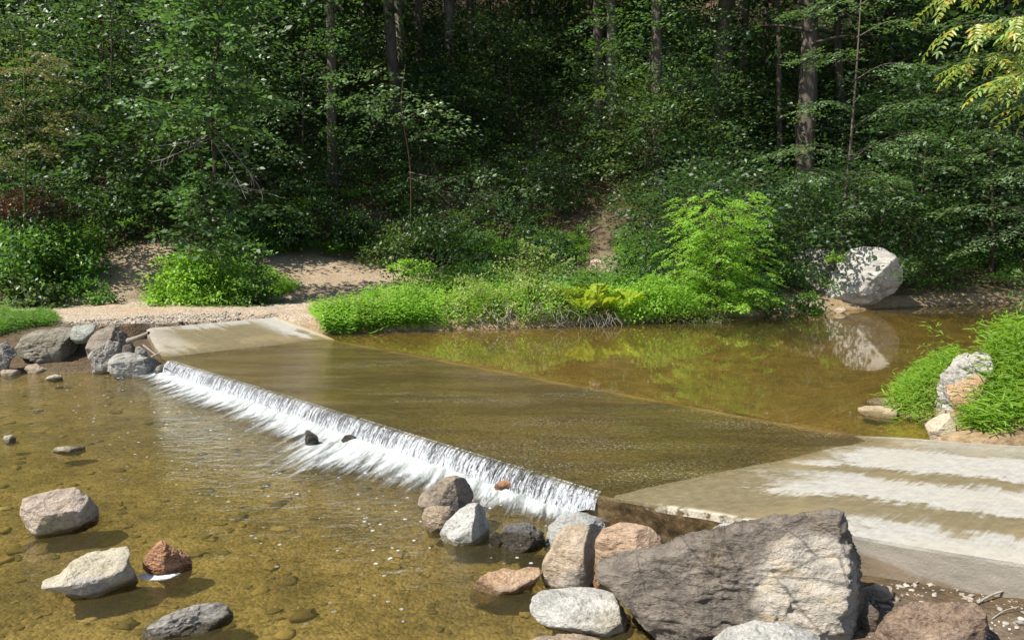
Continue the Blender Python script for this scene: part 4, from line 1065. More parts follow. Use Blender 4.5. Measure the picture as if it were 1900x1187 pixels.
def tree_parts(rg, h, rad, z0, nl, tpls, step, sc, r0, prof=1.0, up=0.25, lean=0.05, droop=0.12, top=True, bend=0.02):
    """trunk path, limb paths, leaves - all relative to the foot"""
    lv = Leaves(); paths = []
    zz = np.linspace(-0.4, h, 14)
    a = rg.uniform(0, 2 * PI)
    off = np.stack([np.cos(a) * lean * zz + bend * h * perlin(np.stack([zz * .25, zz * 0 + rg.uniform(0, 50), zz * 0], 1)), np.sin(a) * lean * zz + bend * h * perlin(np.stack([zz * .25, zz * 0 + rg.uniform(0, 50), zz * 0 + 9], 1)), zz], 1)
    off[:, :2] -= off[0, :2]
    rr = r0 * (1 - 0.85 * np.clip(zz, 0, None) / h); rr[0] *= 1.35; rr[1] *= 1.08
    paths.append((off, rr))
    for i in range(nl):
        q = (i + .5) / nl
        z = z0 + (h - z0) * q ** .9
        p0 = np.array([np.interp(z, zz, off[:, 0]), np.interp(z, zz, off[:, 1]), z])
        az = i * 2.4 + rg.normal() * .35
        L = rad * (0.50 + 0.5 * math.sin(PI * (0.12 + 0.70 * q)) ** prof) * rg.uniform(.75, 1.15)
        n = 7; tq = np.linspace(0, 1, n)
        pts = np.stack([p0[0] + np.cos(az + tq * rg.normal() * .3) * L * tq, p0[1] + np.sin(az + tq * rg.normal() * .3) * L * tq, p0[2] + L * (up * tq - droop * 2 * tq ** 2) + rg.normal() * .02], 1)
        paths.append((pts, np.linspace(max(.012, r0 * .28 * (1 - q * .6)), .006, n)))
        limb_sprays(lv, pts, tpls, rg, step, sc, .22, pj=.34)
    if top:
        for i in range(6):
            put_spray(lv, tpls[rg.integers(len(tpls))], off[-1] - np.array([0, 0, .12 * i]), i * 1.9, .75 - .1 * i, 0, sc * .85)
    return paths, lv

# ---------------- tall trees of the wood
print('crowns')
CROWNS = []
for k in range(4):
    rg = np.random.default_rng(40 + k)
    pa, lv = tree_parts(rg, 21, 5.2, 7.0, 30, TPL_CROWN, 1.15, 1.0, .3, up=.35)
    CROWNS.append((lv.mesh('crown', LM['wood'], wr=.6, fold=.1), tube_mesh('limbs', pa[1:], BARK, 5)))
print('crown leaves', lv.count())

def forest_tree(u, v, wpx, topu, label, k, bark=BARK, y=None, crown=True, h=21, group=None):
    b = ground_hit(u, v) if y is None else None
    if y is not None:
        p = at_y(u, 431, y); b = np.array([p[0], y, gz(p[0], y)])
    d = b[1]
    r = wpx / FPX * d / 2 * 1.2
    tp = at_y(topu, 0, d)
    slope = (tp[0] - b[0]) / max(2.0, tp[2] - b[2])
    rg = np.random.default_rng(k + 900)
    zz = np.linspace(-.5, h, 22)
    x = slope * zz * (1 - .35 * np.clip(zz / h, 0, 1)) + .16 * perlin(np.stack([zz * .22 + k, zz * 0, zz * 0], 1))
    yy = .16 * perlin(np.stack([zz * .22 + k, zz * 0 + 7, zz * 0], 1))
    rr = r * (1.02 - .72 * np.clip(zz, 0, None) / h); rr[0] = r * 1.5; rr[1] = r * 1.12
    t = root('tall_tree', b, label, 'tree', group or 'tall trees of the wood')
    link('trunk', tube_mesh('trunk', [(np.stack([x, yy, zz], 1), rr)], bark, 12, .10, k), t)
    if crown:
        cm, lm = CROWNS[k % 4]
        for nm, me in (('crown', cm), ('limbs', lm)):
            c = link(nm, me, t, (x[-1] * .6, 0, 0)); c.rotation_euler = (0, 0, k * 1.7); s_ = .85 + .3 * rg.random(); c.scale = (s_, s_, h / 21)
    return t

TT = [
 (62, 62, 20, 52, 'dark trunk in the far upper left corner of the wood', BARK),
 (132, 60, 17, 112, 'dark trunk leaning left beside the pale one in the upper left of the wood', BARK),
 (262, 44, 13, 252, 'slim pale sunlit trunk at the top of the photo, left of the big leafy oak', BARKP),
 (556, 70, 13, 548, 'slim trunk with a broken pale strip, just right of the leafy oak crown', BARK),
 (678, 112, 17, 672, 'dark trunk left of the leaning pair in the upper middle of the wood', BARK),
 (742, 285, 19, 716, 'brown trunk of the leaning pair, going down farthest to its foot in the shade', BARK),
 (748, 152, 14, 738, 'shorter pale trunk standing right behind the leaning brown one', BARKP),
 (779, 165, 13, 775, 'thin straight dark trunk between the leaning pair and the reddish sunlit trunk', BARK),
 (834, 157, 17, 834, 'reddish brown straight trunk with sun on its lower half and bare litter at its foot', BARKP),
 (964, 138, 18, 978, 'dark trunk tilting right in the upper middle, alone among leaves', BARK),
 (1111, 288, 17, 1108, 'almost black straight trunk left of the pale patched one above the footpath', BARK),
 (1137, 285, 19, 1132, 'trunk with pale sunlit patches standing directly above the footpath', BARKP),
 (1222, 360, 19, 1216, 'long dark straight trunk right of the footpath, its foot behind the bright green tree', BARK),
 (1326, 290, 33, 1352, 'thick brown trunk leaning right, above the bright green tree', BARKP),
 (1364, 300, 13, 1388, 'thin broken trunk leaning beside the thick brown one', BARK),
 (1492, 400, 32, 1502, 'thickest straight grey trunk, with layered beech branches to its right', BARK),
 (1648, 240, 24, 1656, 'dark broad trunk half hidden by leaves in the upper right of the wood', BARK),
 (1682, 235, 9, 1690, 'thin pale trunk just right of the broad dark one in the upper right', BARKP),
]
for i, (u, v, wv, tu, lab, bk) in enumerate(TT):
    forest_tree(u, v, wv, tu, lab, i, bk, h=21 + (i * 7 % 5))
# more of the same wood, deeper in the shade or with feet hidden
rg = np.random.default_rng(77)
EX = [(-330, 36), (-180, 38), (-60, 36), (60, 35), (210, 36), (330, 35), (470, 38), (620, 46), (700, 52), (880, 48), (1010, 52), (1060, 56), (1180, 47), (1260, 52), (1420, 46), (1450, 36), (1560, 38), (1600, 50), (1740, 37), (1790, 44), (1860, 37), (1930, 34), (2080, 33), (2250, 34), (400, 52), (560, 58), (180, 46), (820, 62), (1330, 62), (1560, 64), (620, 33), (-520, 36), (-420, 40), (-260, 44)]
for i, (u, y) in enumerate(EX):
    forest_tree(u, 0, rg.uniform(9, 17) * 34 / y, u + rg.uniform(-14, 14), 'slender dark trunk standing among others deep in the shaded wood', 30 + i, BARK, y=y, h=20 + (i * 3 % 6), group='slender trunks deep in the wood')

# ---------------- saplings and undergrowth of the wood
print('saplings')
SAP = []
for k in range(6):
    rg = np.random.default_rng(140 + k)
    h = [4.2, 5.5, 7.0, 3.2, 6.0, 8.0][k]
    pa, lv = tree_parts(rg, h, h * .36 + .5, h * .12, int(9 + h * 2.2), TPL_WOOD, .42, .95, .028 + .005 * h, up=.42, droop=.2, lean=.1, bend=.05)
    SAP.append((tube_mesh('trunk', pa, TWIG, 5), lv.mesh('foliage', LM[('wood', 'wood_b', 'wood', 'wood', 'beech', 'oak')[k]], wr=.55), h))
    print('  sapling', k, lv.count())
SAPR = []
rg = np.random.default_rng(505)
taken = []
def clear_of(x, y):
    a, b = np.array([x]), np.array([y])
    return all(poly_sd(a, b, p)[0] > .9 for p in DIRTP + GRASSP) and poly_sd(a, b, POOL)[0] > 1.2 and poly_sd(a, b, ROADP)[0] > 1.6
n = 0
for tries in range(9000):
    y = 24.5 + 36 * rg.random() ** 1.35
    x = rg.uniform(-.82 * y, .86 * y)
    if not clear_of(x, y): continue
    if x < -5 and y < 27.0 and x > -11: continue
    if -8 < x < .2 * y - 1.0 and y < 28.6: continue
    sp = 1.35 + (y - 24) * .03
    if any((x - a) ** 2 + (y - b) ** 2 < sp * sp for a, b in taken): continue
    taken.append((x, y)); n += 1
    k = int(rg.integers(6))
    if y < 29 or (-8 < x < 5 and y < 36): k = [0, 3, 3, 0, 3, 3][k]
    loc = (x, y, gz(x, y) - .05)
    pu = project(loc)[0]
    if k in (1, 2, 4, 5) and any(abs(pu - (a[0] + a[3]) / 2) < 16 + 900 * (SAP[k][2] * .3 + .3) / y for a in TT if a[0] in (742, 834, 1326, 1492)): k = 3
    sc = rg.uniform(.8, 1.25) * (.72 if -8 < x < 5 and y < 34 else 1)
    if not any(q[0] == k for q in SAPR):
        t = root('sapling', loc, 'leafy dark green sapling among the others under the tall trunks of the wood', 'sapling', 'saplings filling the shaded wood')
        link('trunk', SAP[k][0], t); link('foliage', SAP[k][1], t)
        t.rotation_euler = (0, 0, rg.uniform(0, 6.28)); t.scale = (sc,) * 3
        SAPR.append((k, t))
    else:
        copy_tree([q[1] for q in SAPR if q[0] == k][0], loc, rg.uniform(0, 6.28), sc)
    if n >= 285: break
print('saplings placed', n)

def undergrowth():
    lv = Leaves(); rg = np.random.default_rng(9)
    c = 0
    while c < 3600:
        y = 23.5 + 34 * rg.random() ** 1.5; x = rg.uniform(-.8 * y, .84 * y)
        if not all(poly_sd(np.array([x]), np.array([y]), p)[0] > .35 for p in DIRTP) or poly_sd(np.array([x]), np.array([y]), POOL)[0] < .8 or poly_sd(np.array([x]), np.array([y]), ROADP)[0] < .9: continue
        c += 1
        o = np.array([x, y, gz(x, y) + rg.uniform(0, .5)])
        for _ in range(2):
            put_spray(lv, TPL_SMALL[rg.integers(5)], o, rg.uniform(0, 6.28), rg.uniform(.0, .9), rg.normal() * .3, rg.uniform(1.0, 2.3), 1.35)
    o = link('undergrowth', lv.mesh('undergrowth', LM['bush'], wr=.55))
    tag(o, 'low dark green undergrowth covering the slope of the wood', None, None, 'stuff')
    print('undergrowth', lv.count())
undergrowth()

# ---------------- grass and weeds
def weed_leaves(lv, pts, rg, h, leaf, nl=7, lean=.35):
    n = len(pts)
    hh = h * rg.uniform(.6, 1.15, n)
    az = rg.uniform(0, 2 * PI, n); ln = np.abs(rg.normal(size=n)) * lean
    top = np.stack([np.cos(az) * np.sin(ln), np.sin(az) * np.sin(ln), np.cos(ln)], 1)
    for j in range(nl):
        q = (j + 1) / nl
        P = pts + top * (hh * q)[:, None] + rg.normal(size=(n, 3)) * .01
        a = az + j * 2.6 + rg.normal(size=n) * .5
        up = rg.uniform(-.15, .75, n) + .3 * (q > .9)
        D = np.stack([np.cos(a), np.sin(a), up], 1)
        N = np.stack([-np.cos(a) * up * .8, -np.sin(a) * up * .8, np.ones(n)], 1) + rg.normal(size=(n, 3)) * .25
        lv.add(P, D, N, leaf * rg.uniform(.6, 1.2, n) * (1.1 - .4 * abs(q - .6)))

def scatter(poly, n, rg, zlift=0.0):
    f = in_poly(np.asarray(poly)[:, :2]); xy = np.array([f(rg) for _ in range(n)])
    return np.stack([xy[:, 0], xy[:, 1], ground_z(xy[:, 0], xy[:, 1]) + zlift], 1)

def patch(name, label, poly, n, h, leaf, mat, seed, nl=6, wr=.22, shape='hex', lean=.35, curl=.18, hfun=None):
    rg = np.random.default_rng(seed); lv = Leaves()
    pts = scatter(poly, n, rg)
    hv = np.full(n, h) if hfun is None else hfun(pts[:, 0], pts[:, 1])
    weed_leaves(lv, pts, rg, hv, leaf, nl, lean)
    o = link(name, lv.mesh(name, mat, wr=wr, shape=shape, curl=curl))
    tag(o, label, None, None, 'stuff')
    print(name, lv.count())
    return o

# the strip of growth between pool and clearing
FRONT = np.array([on_z(u, v, .04)[:2] for u, v in [(582, 605), (600, 618), (640, 617), (700, 614), (800, 611), (900, 608), (1000, 605), (1100, 602), (1200, 596), (1300, 589), (1400, 584)]])
WIDE = np.array([.5, .9, 1.3, 1.7, 2.1, 2.3, 2.4, 2.4, 2.4, 2.3, 1.6])
BACK = FRONT + np.stack([-.25 * WIDE, .97 * WIDE], 1)
def strip(i, j): return np.vstack([FRONT[i:j + 1], BACK[i:j + 1][::-1]])
def hgt(x, y):
    return np.interp(x, FRONT[:, 0], [.28, .36, .46, .58, .8, .85, .8, .7, .75, .8, .6]) * (1 + .75 * fbm2(x, y, 1.5, 3, 3.0))
patch('grass', 'lush bright green grass on the near tip of the bank beside the pool', strip(0, 4), 3300, .5, .15, LM['grass'], 21, 6, .17, 'hex', .4, .2, hgt)
patch('weeds', 'broad leaved weeds and dry stalks mixed into the grass on the near tip of the bank', strip(0, 4), 520, .6, .10, LM['bank'], 29, 7, .5, 'hex', .45, .1, lambda x, y: hgt(x, y) * 1.3)
patch('weeds', 'green weeds growing along the bank of the pool', strip(4, 10), 2600, .5, .12, LM['bright'], 22, 6, .4, 'hex', .4, .1, lambda x, y: hgt(x, y) * .75)
patch('grass', 'short grass along the foot of the shaded wood', np.vstack([GRASSP[0]]), 2400, .28, .16, LM['grass'], 23, 4, .14, 'hex', .5)
patch('grass', 'short grass beside the footpath up the slope', GRASSP[1], 700, .28, .16, LM['grass'], 24, 4, .14)
patch('grass', 'green grass on top of the left bank behind the boulders', LEFTG, 1800, .26, .15, LM['bush'], 25, 5, .12, 'hex', .5)
RB1 = np.array([on_z(u, v, .05)[:2] for u, v in [(1642, 758), (1665, 768), (1705, 780), (1728, 785), (1765, 740), (1775, 700), (1750, 690), (1700, 712), (1655, 742)]])
RB2 = np.array([on_z(u, v, .2)[:2] for u, v in [(1778, 800), (1840, 812), (1990, 822), (2150, 800), (2150, 690), (1900, 680), (1835, 705), (1830, 745), (1795, 770)]])
patch('grass', 'tuft of bright grass at the pool edge left of the craggy boulder', RB1, 520, .33, .13, LM['grass_b'], 26, 7, .17, 'hex', .45)
patch('grass', 'tall lush bladed grass covering the right bank', RB2, 2300, .55, .15, LM['grass_b'], 27, 9, .15, 'hex', .4, .25, lambda x, y: .28 + .42 * sstep(8.6, 10.5, y) + 0 * x)

# ---------------- bushes
def bush(label, base, rx, ry, h, n, leaf, mat, seed, wr=.55, cat='bush', group=None, stems=9, lumpy=.35, low=.05, name='bush', shape='kite', bare=None, stem_mat=TWIG):
    rg = np.random.default_rng(seed); lv = Leaves()
    base = np.array([base[0], base[1], gz(base[0], base[1])]) if len(base) == 2 else np.asarray(base, float)
    nc = max(24, n // 38)
    d = norm(rg.normal(size=(nc, 3))); d[:, 2] = np.abs(d[:, 2]) * 1.0 - low
    rad = 1 - np.abs(rg.normal(size=nc)) * .22
    rad *= 1 + lumpy * perlin(d * 1.9 + seed)
    cen = d * rad[:, None] * np.array([rx, ry, h])
    cs = rg.uniform(.10, .22, nc) * (rx + h) / 2
    for c, q, dd in zip(cen, cs, d):
        k = int(n / nc * rg.uniform(.6, 1.4))
        P = c + rg.normal(size=(k, 3)) * q * np.array([.9, .9, .45])
        out = norm(P / np.array([rx, ry, h]) + rg.normal(size=(k, 3)) * .55)
        D = norm(out * .8 + np.array([0, 0, -.25]) + rg.normal(size=(k, 3)) * .4)
        N = norm(out * .45 + np.array([0, 0, .9]) + rg.normal(size=(k, 3)) * .35)
        P[:, 2] = np.maximum(P[:, 2], -.1)
        lv.add(P, D, N, leaf * rg.uniform(.6, 1.2, k))
    t = root(name, base, label, cat, group)
    paths = []
    for i in range(stems):
        c = cen[rg.integers(nc)]
        s0 = np.array([c[0] * .12, c[1] * .12, -.1])
        paths.append((spline([s0, s0 * .4 + c * .5 + np.array([0, 0, .12 * h]), c], 7), np.linspace(.022, .006, 9)[:len(spline([s0, c * .5, c], 7))]))
    link('stems', tube_mesh('stems', paths, stem_mat, 5), t)
    link('foliage', lv.mesh('foliage', mat, wr=wr, shape=shape), t)
    if bare:
        paths = []
        for i in range(bare * 2):
            a = rg.uniform(-1, 1) * rx
            p0 = np.array([a, -ry * .6 + rg.normal() * .1, h * .35 * rg.random()])
            p1 = p0 + np.array([rg.normal() * .12, -.14 * rg.random(), -.10 - .15 * rg.random()]); p2 = p1 + np.array([rg.normal() * .14, -.08, -.16])
            paths.append((spline([p0, p1, p2], 7), np.full(len(spline([p0, p1, p2], 7)), .006)))
        link('bare_twigs', tube_mesh('bare_twigs', paths, DEAD, 4), t)
    return t

def bx(u, y): return (float(at_y(u, 431, y)[0]), y)
# left of the road
bush('big dark green bush at the left edge beyond the road, below the burgundy one', bx(20, 22.6), 1.9, 1.5, 2.1, 4200, .16, LM['bush'], 1)
bush('dark green bush sloping down to the left dirt path', bx(104, 23.4), 1.3, 1.2, 2.0, 3000, .16, LM['bush'], 2)
bush('low pale green broad-leaved bush at the roadside before the big dark bushes', bx(62, 21.6), .75, .6, .95, 900, .17, LM['wood_b'], 3)
bush('rank of weeds where the left bushes meet the road', bx(150, 22.4), 1.0, .6, .5, 1000, .12, LM['bush'], 4)
bush('burgundy leaved bush at the left edge above the green bushes', (bx(50, 23.6)[0], 23.6, 3.0), 1.5, 1.0, .85, 2000, .13, LM['red'], 5, wr=.45)
# leafy mound around the oak
bush('bright weedy bush on the left flank of the oak mound', bx(330, 22.7), .95, .9, 1.55, 2600, .13, LM['bright'], 6)
bush('sunny green bush at the middle of the oak mound', bx(390, 22.8), 1.0, .9, 1.75, 3000, .13, LM['bright'], 7)  # brighter leaf colour paints the sunlit top of the mound
bush('low green bush at the right end of the oak mound', bx(465, 22.9), .85, .8, 1.2, 1900, .12, LM['bush'], 8)
MOUND = wpoly([(270, 556), (300, 520), (400, 505), (500, 512), (560, 535), (520, 552), (430, 562), (340, 562)])
patch('grass', 'bright grass fringing the leafy mound beside the road', MOUND, 2600, .3, .15, LM['grass'], 28, 5, .16, 'hex', .45)
# bank of the pool
bush('grey green bush with bare roots hanging over the pool, left of the taller shrub', bx(880, 20.1), .95, .8, 1.0, 2600, .085, LM['bank'], 9, bare=26)
bush('large grey green bush overhanging the pool in the middle of the bank', bx(985, 20.5), 1.05, .85, 1.05, 3000, .085, LM['bank'], 10, bare=30)
bush('pale drying weeds at the water edge under the ferns', bx(1085, 20.5), .8, .5, .45, 900, .08, LM['dry'], 11, bare=26)
bush('bright green bush right of the ferns', bx(1200, 21.2), .85, .8, 1.15, 2100, .11, LM['bright'], 12)
bush('vivid yellow green bush under the left side of the bright tree', bx(1262, 21.6), .8, .8, 1.25, 2000, .11, LM['bright'], 13)
bush('dry brown and green weeds at the water edge under the bright tree', bx(1250, 21.2), 1.6, .5, .45, 1700, .085, LM['bank'], 14, bare=40)
bush('shaded low weeds right of the bright tree, near the little sand spit', bx(1420, 23.0), 1.0, .6, .6, 1100, .11, LM['bush'], 15)
bush('small leafy shrub growing in front of the great white boulder', bx(1503, 23.6), .42, .4, .85, 520, .15, LM['bush'], 16, stems=5)
bush('sprigs of leaves growing off the right shoulder of the great white boulder', (float(at_y(1672, 495, 24.6)[0]), 24.6, float(at_y(1672, 495, 24.6)[2])), .65, .5, .45, 420, .16, LM['wood_b'], 17, stems=6, low=.4)
bush('little yellow green sprig on the left shoulder of the great white boulder', (float(at_y(1548, 478, 24.3)[0]), 24.3, float(at_y(1548, 478, 24.3)[2])), .3, .25, .22, 110, .15, LM['bright'], 18, stems=3, low=.4)
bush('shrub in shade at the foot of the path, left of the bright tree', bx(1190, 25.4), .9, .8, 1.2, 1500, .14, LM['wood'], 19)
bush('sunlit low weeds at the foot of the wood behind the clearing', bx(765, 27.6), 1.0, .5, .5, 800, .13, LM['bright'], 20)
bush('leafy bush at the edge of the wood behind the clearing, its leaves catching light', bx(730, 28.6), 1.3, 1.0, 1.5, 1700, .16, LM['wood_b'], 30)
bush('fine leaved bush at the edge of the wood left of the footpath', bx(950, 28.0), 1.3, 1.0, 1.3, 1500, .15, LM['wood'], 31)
bush('twiggy pale shrub with few leaves at the right edge, over the pool', (float(at_y(1895, 620, 12.0)[0]), 12.0, .2), .85, .6, .75, 700, .07, LM['bank'], 32, stems=22, lumpy=.6)
bush('leafy shrub at the right edge above the twiggy one', (float(at_y(1960, 520, 13.0)[0]), 13.0, .9), .75, .6, 1.2, 900, .085, LM['wood_b'], 33, stems=14, lumpy=.6)

for i, (u, y, r, h) in enumerate([(520, 28.6, 1.3, 1.5), (590, 29.6, 1.5, 1.9), (660, 30.0, 1.4, 1.6), (800, 29.6, 1.5, 1.9), (870, 29.0, 1.2, 1.4), (1010, 30.0, 1.5, 1.8), (560, 31.8, 1.6, 2.2), (760, 32.0, 1.7, 2.3), (930, 31.8, 1.6, 2.1), (450, 27.6, 1.2, 1.6), (250, 27.0, 1.3, 1.8), (1300, 27.0, 1.4, 1.8)]):
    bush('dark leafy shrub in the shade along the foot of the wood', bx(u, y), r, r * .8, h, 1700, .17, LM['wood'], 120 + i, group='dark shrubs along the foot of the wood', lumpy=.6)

# ---------------- shoots, ferns, flower
def shoots(label, base, tips, leaf, mat, seed, name='shrub', cat='shrub', step=.07, wr=.5, r=.012, side=.16, stem=TWIG):
    rg = np.random.default_rng(seed); lv = Leaves(); paths = []
    base = np.asarray(base, float)
    for tp in tips:
        tp = np.asarray(tp, float)
        mid = tp * .55 + np.array([0, 0, .18 * tp[2]]) + rg.normal(size=3) * .04
        pts = spline([np.array([tp[0] * .08, tp[1] * .08, -.1]), mid, tp], 14)
        paths.append((pts, np.linspace(r, .004, len(pts))))
        n = int(np.linalg.norm(tp) * .75 / step)
        for i in range(n):
            q = .25 + .75 * (i + 1) / n
            p = np.array([np.interp(q, np.linspace(0, 1, len(pts)), pts[:, k]) for k in range(3)])
            for s in (0, 1, 2):
                a = rg.uniform(0, 6.28)
                d = np.array([math.cos(a), math.sin(a), rg.normal() * .4 - .1])
                lv.add([p + d * side * rg.random()], [d], [rg.normal(size=3) * .4 + np.array([0, 0, 1])], [leaf * rg.uniform(.6, 1.2)])
    t = root(name, base, label, cat)
    link('stems', tube_mesh('stems', paths, stem, 5), t)
    link('foliage', lv.mesh('foliage', mat, wr=wr, shape='hex'), t)
    return t
eb = at_y(985, 431, 20.9); eb = np.array([eb[0], 20.9, gz(eb[0], 20.9) + .2])
def tips_at(base, lst, y): return [at_y(u, v, y + dy) - base for u, v, dy in lst]
shoots('taller airy shrub with arching shoots rising above the bank bushes', eb, tips_at(eb, [(972, 442, 0), (990, 462, .2), (1012, 456, -.2), (1032, 470, .1), (1062, 478, 0), (945, 476, .1), (920, 484, -.1), (905, 494, 0), (1000, 480, .4), (960, 470, -.3), (1040, 490, -.2), (980, 450, .1)], 20.9), .10, LM['bank'], 61, side=.2, step=.045)
wb = on_z(1745, 700, .1)
shoots('thin willowy sprig standing up from the grass tuft on the right bank', wb, tips_at(wb, [(1722, 598, 0), (1738, 606, 0), (1712, 640, .1), (1758, 650, 0), (1708, 668, 0), (1752, 668, -.1)], wb[1]), .115, LM['bright'], 62, 'sprig', 'plant', .10, .2, .006, .04, STEM)

def fern(label, base, n, L, seed, name='fern'):
    rg = np.random.default_rng(seed); lv = Leaves(); paths = []
    for i in range(n):
        a = i * 2 * PI / n + rg.normal() * .25; el = rg.uniform(.75, 1.35); l = L * rg.uniform(.75, 1.1)
        q = np.linspace(0, 1, 30)
        r = l * np.sin(q * 1.25) / 1.25 * math.cos(el) * 1.3
        z = l * math.sin(el) * (q - .42 * q ** 2.2)
        pts = np.stack([np.cos(a) * r, np.sin(a) * r, z], 1)
        paths.append((pts, np.linspace(.006, .002, 30)))
        tan = norm(np.gradient(pts, axis=0)); sd = np.array([-math.sin(a), math.cos(a), 0])
        for s in (-1, 1):
            k = np.arange(4, 30)
            w = np.sin(np.clip((k - 3) / 27.0, 0, 1) * PI) ** .6 * .19 * l + .01
            D = norm(sd * s + tan[k] * .45 + np.array([0, 0, -.12]))
            lv.add(pts[k], D, np.cross(tan[k], sd) * np.sign(np.cross(tan[k], sd)[:, 2:3]) + rg.normal(size=(len(k), 3)) * .1, w)
    base = np.array([base[0], base[1], gz(*base) + .15])
    t = root(name, base, label, 'fern', 'yellow green ferns on the bank')
    link('midribs', tube_mesh('midribs', paths, STEM, 4), t)
    link('fronds', lv.mesh('fronds', LM['fern'], wr=.14, shape='hex'), t)
for i, (u, y, L, lab) in enumerate([(1052, 20.6, 1.0, 'yellow green fern at the left end of the fern patch'), (1085, 20.4, 1.05, 'yellow green fern below the pink flower, on its left'), (1118, 20.5, 1.1, 'yellow green fern right below the pink flower'), (1148, 20.7, 1.15, 'largest yellow green fern with drooping fronds'), (1172, 21.0, .95, 'yellow green fern at the right end of the fern patch'), (1100, 21.2, 1.05, 'yellow green fern at the back of the fern patch')]):
    fern(lab, bx(u, y), 13, L, 70 + i)

def joe_pye():
    rg = np.random.default_rng(3)
    p = at_y(1107, 488, 20.8); b = np.array([p[0], 20.8, gz(p[0], 20.8)]); H = p[2] - b[2]
    t = root('flowering_weed', b, 'tall weed with a dusty pink flower head above the ferns', 'flower')
    link('stem', tube_mesh('stem', [(spline([(0, 0, 0), (.03, 0, H * .5), (0, 0, H)], 8), np.full(len(spline([(0, 0, 0), (.03, 0, H * .5), (0, 0, H)], 8)), .01))], STEM, 5), t)
    lv = Leaves()
    for z in np.linspace(.3, .93, 6) * H:
        for k in range(5):
            a = k * 1.257 + z * 3; lv.add([(0, 0, z)], [(math.cos(a), math.sin(a), -.15)], [(0, 0, 1)], [.2])
    link('leaves', lv.mesh('leaves', LM['wood_b'], wr=.3, shape='hex'), t)
    m, nt, out = new_mat('pink_flower'); g = G(nt)
    c = g.ramp(g.n('ShaderNodeNewGeometry').outputs['Random Per Island'], [(0, (.34, .20, .18)), (.5, (.5, .33, .29)), (1, (.62, .45, .38))]); g.out(out, g.bsdf(c, .9))
    v0, f0 = ICO[2]; V, F = [], []
    for k in range(70):
        a = rg.uniform(0, 6.28); r = .17 * math.sqrt(rg.random())
        V.append(v0 * rg.uniform(.014, .028) + [r * math.cos(a), r * math.sin(a), H + .07 - 2.2 * r * r + rg.normal() * .012]); F.append(f0 + k * len(v0))
    link('flower_head', tri_mesh('flower_head', np.concatenate(V), np.concatenate(F), m), t)
joe_pye()

# ---------------- the single trees and branches one can pick out
def limb_tree(name, label, cat, base, trunk, r0, limbs, tpls, mat, seed, step=.35, sc=.8, bark=TWIG, wr=.55, start=.2, pitch=0.0, spread=.9, dead=None, shape='kite', group=None, fname='foliage', lsc=1.0, rl=.03):
    rg = np.random.default_rng(seed); lv = Leaves()
    base = np.asarray(base, float)
    t = root(name, base, label, cat, group)
    tp = spline([np.asarray(p) - base for p in trunk], 18)
    link('trunk', tube_mesh('trunk', [(tp, np.linspace(r0, r0 * .3, len(tp)))], bark, 9, .08, seed), t)
    paths = []
    for lb in limbs:
        pts = spline([np.asarray(p) - base for p in lb], 12)
        paths.append((pts, np.linspace(rl, .006, len(pts))))
        limb_sprays(lv, pts, tpls, rg, step, sc, start, spread, pitch, lsc)
    link('limbs', tube_mesh('limbs', paths, bark, 5), t)
    if dead:
        dp = []
        for lb in dead:
            pts = spline([np.asarray(p) - base for p in lb], 10)
            dp.append((pts, np.linspace(.018, .005, len(pts))))
            for _ in range(9):
                i = rg.integers(2, len(pts)); L = rg.uniform(.25, .7)
                dr = norm(pts[i] - pts[i - 1] + rg.normal(size=3) * .09 + np.array([0, 0, -.02]))
                mid = pts[i] + dr * L * .5 + rg.normal(size=3) * .05
                sp = spline([pts[i], mid, mid + dr * L * .4 + rg.normal(size=3) * .09], 6)
                dp.append((sp, np.linspace(.010, .004, len(sp))))
        link('dead_branches', tube_mesh('dead_branches', dp, DEAD, 4), t)
    link(fname, lv.mesh(fname, mat, wr=wr, shape=shape), t)
    print(label, lv.count())
    return t
def add_shade_crown(t, k, z, sc):
    for nm, me in (('crown', CROWNS[k][0]), ('upper_limbs', CROWNS[k][1])):
        c = link(nm, me, t, (0, 0, z)); c.scale = (sc, sc, sc * .8); c.rotation_euler = (0, 0, k * 1.3)
Q = at_y
ob = Q(392, 512, 23.4); ob = np.array([ob[0], ob[1], gz(ob[0], ob[1])])
y = 23.4
_ro = np.random.default_rng(333)
OAKX = []
for i in range(38):
    v = 250 - 480 * (i / 38); a = i * 2.4 + _ro.normal() * .3
    p = Q(398, v, y + .1); L = _ro.uniform(.7, 1.5) * (1.15 if 120 < v < 230 else .9)
    OAKX.append([p, p + [math.cos(a) * L * .5, math.sin(a) * L * .5 - .1, .12], p + [math.cos(a) * L, math.sin(a) * L - .2, _ro.uniform(-.2, .3)]])
for i in range(14):
    v = 470 - 150 * (i / 14); a = i * 2.4
    p = Q(388, v, y); L = _ro.uniform(.35, .8) * (1.2 if v > 400 else .6)
    OAKX.append([p, p + [math.cos(a) * L * .5, math.sin(a) * L * .5 - .2, .08], p + [math.cos(a) * L, math.sin(a) * L - .35, _ro.uniform(-.15, .15)]])
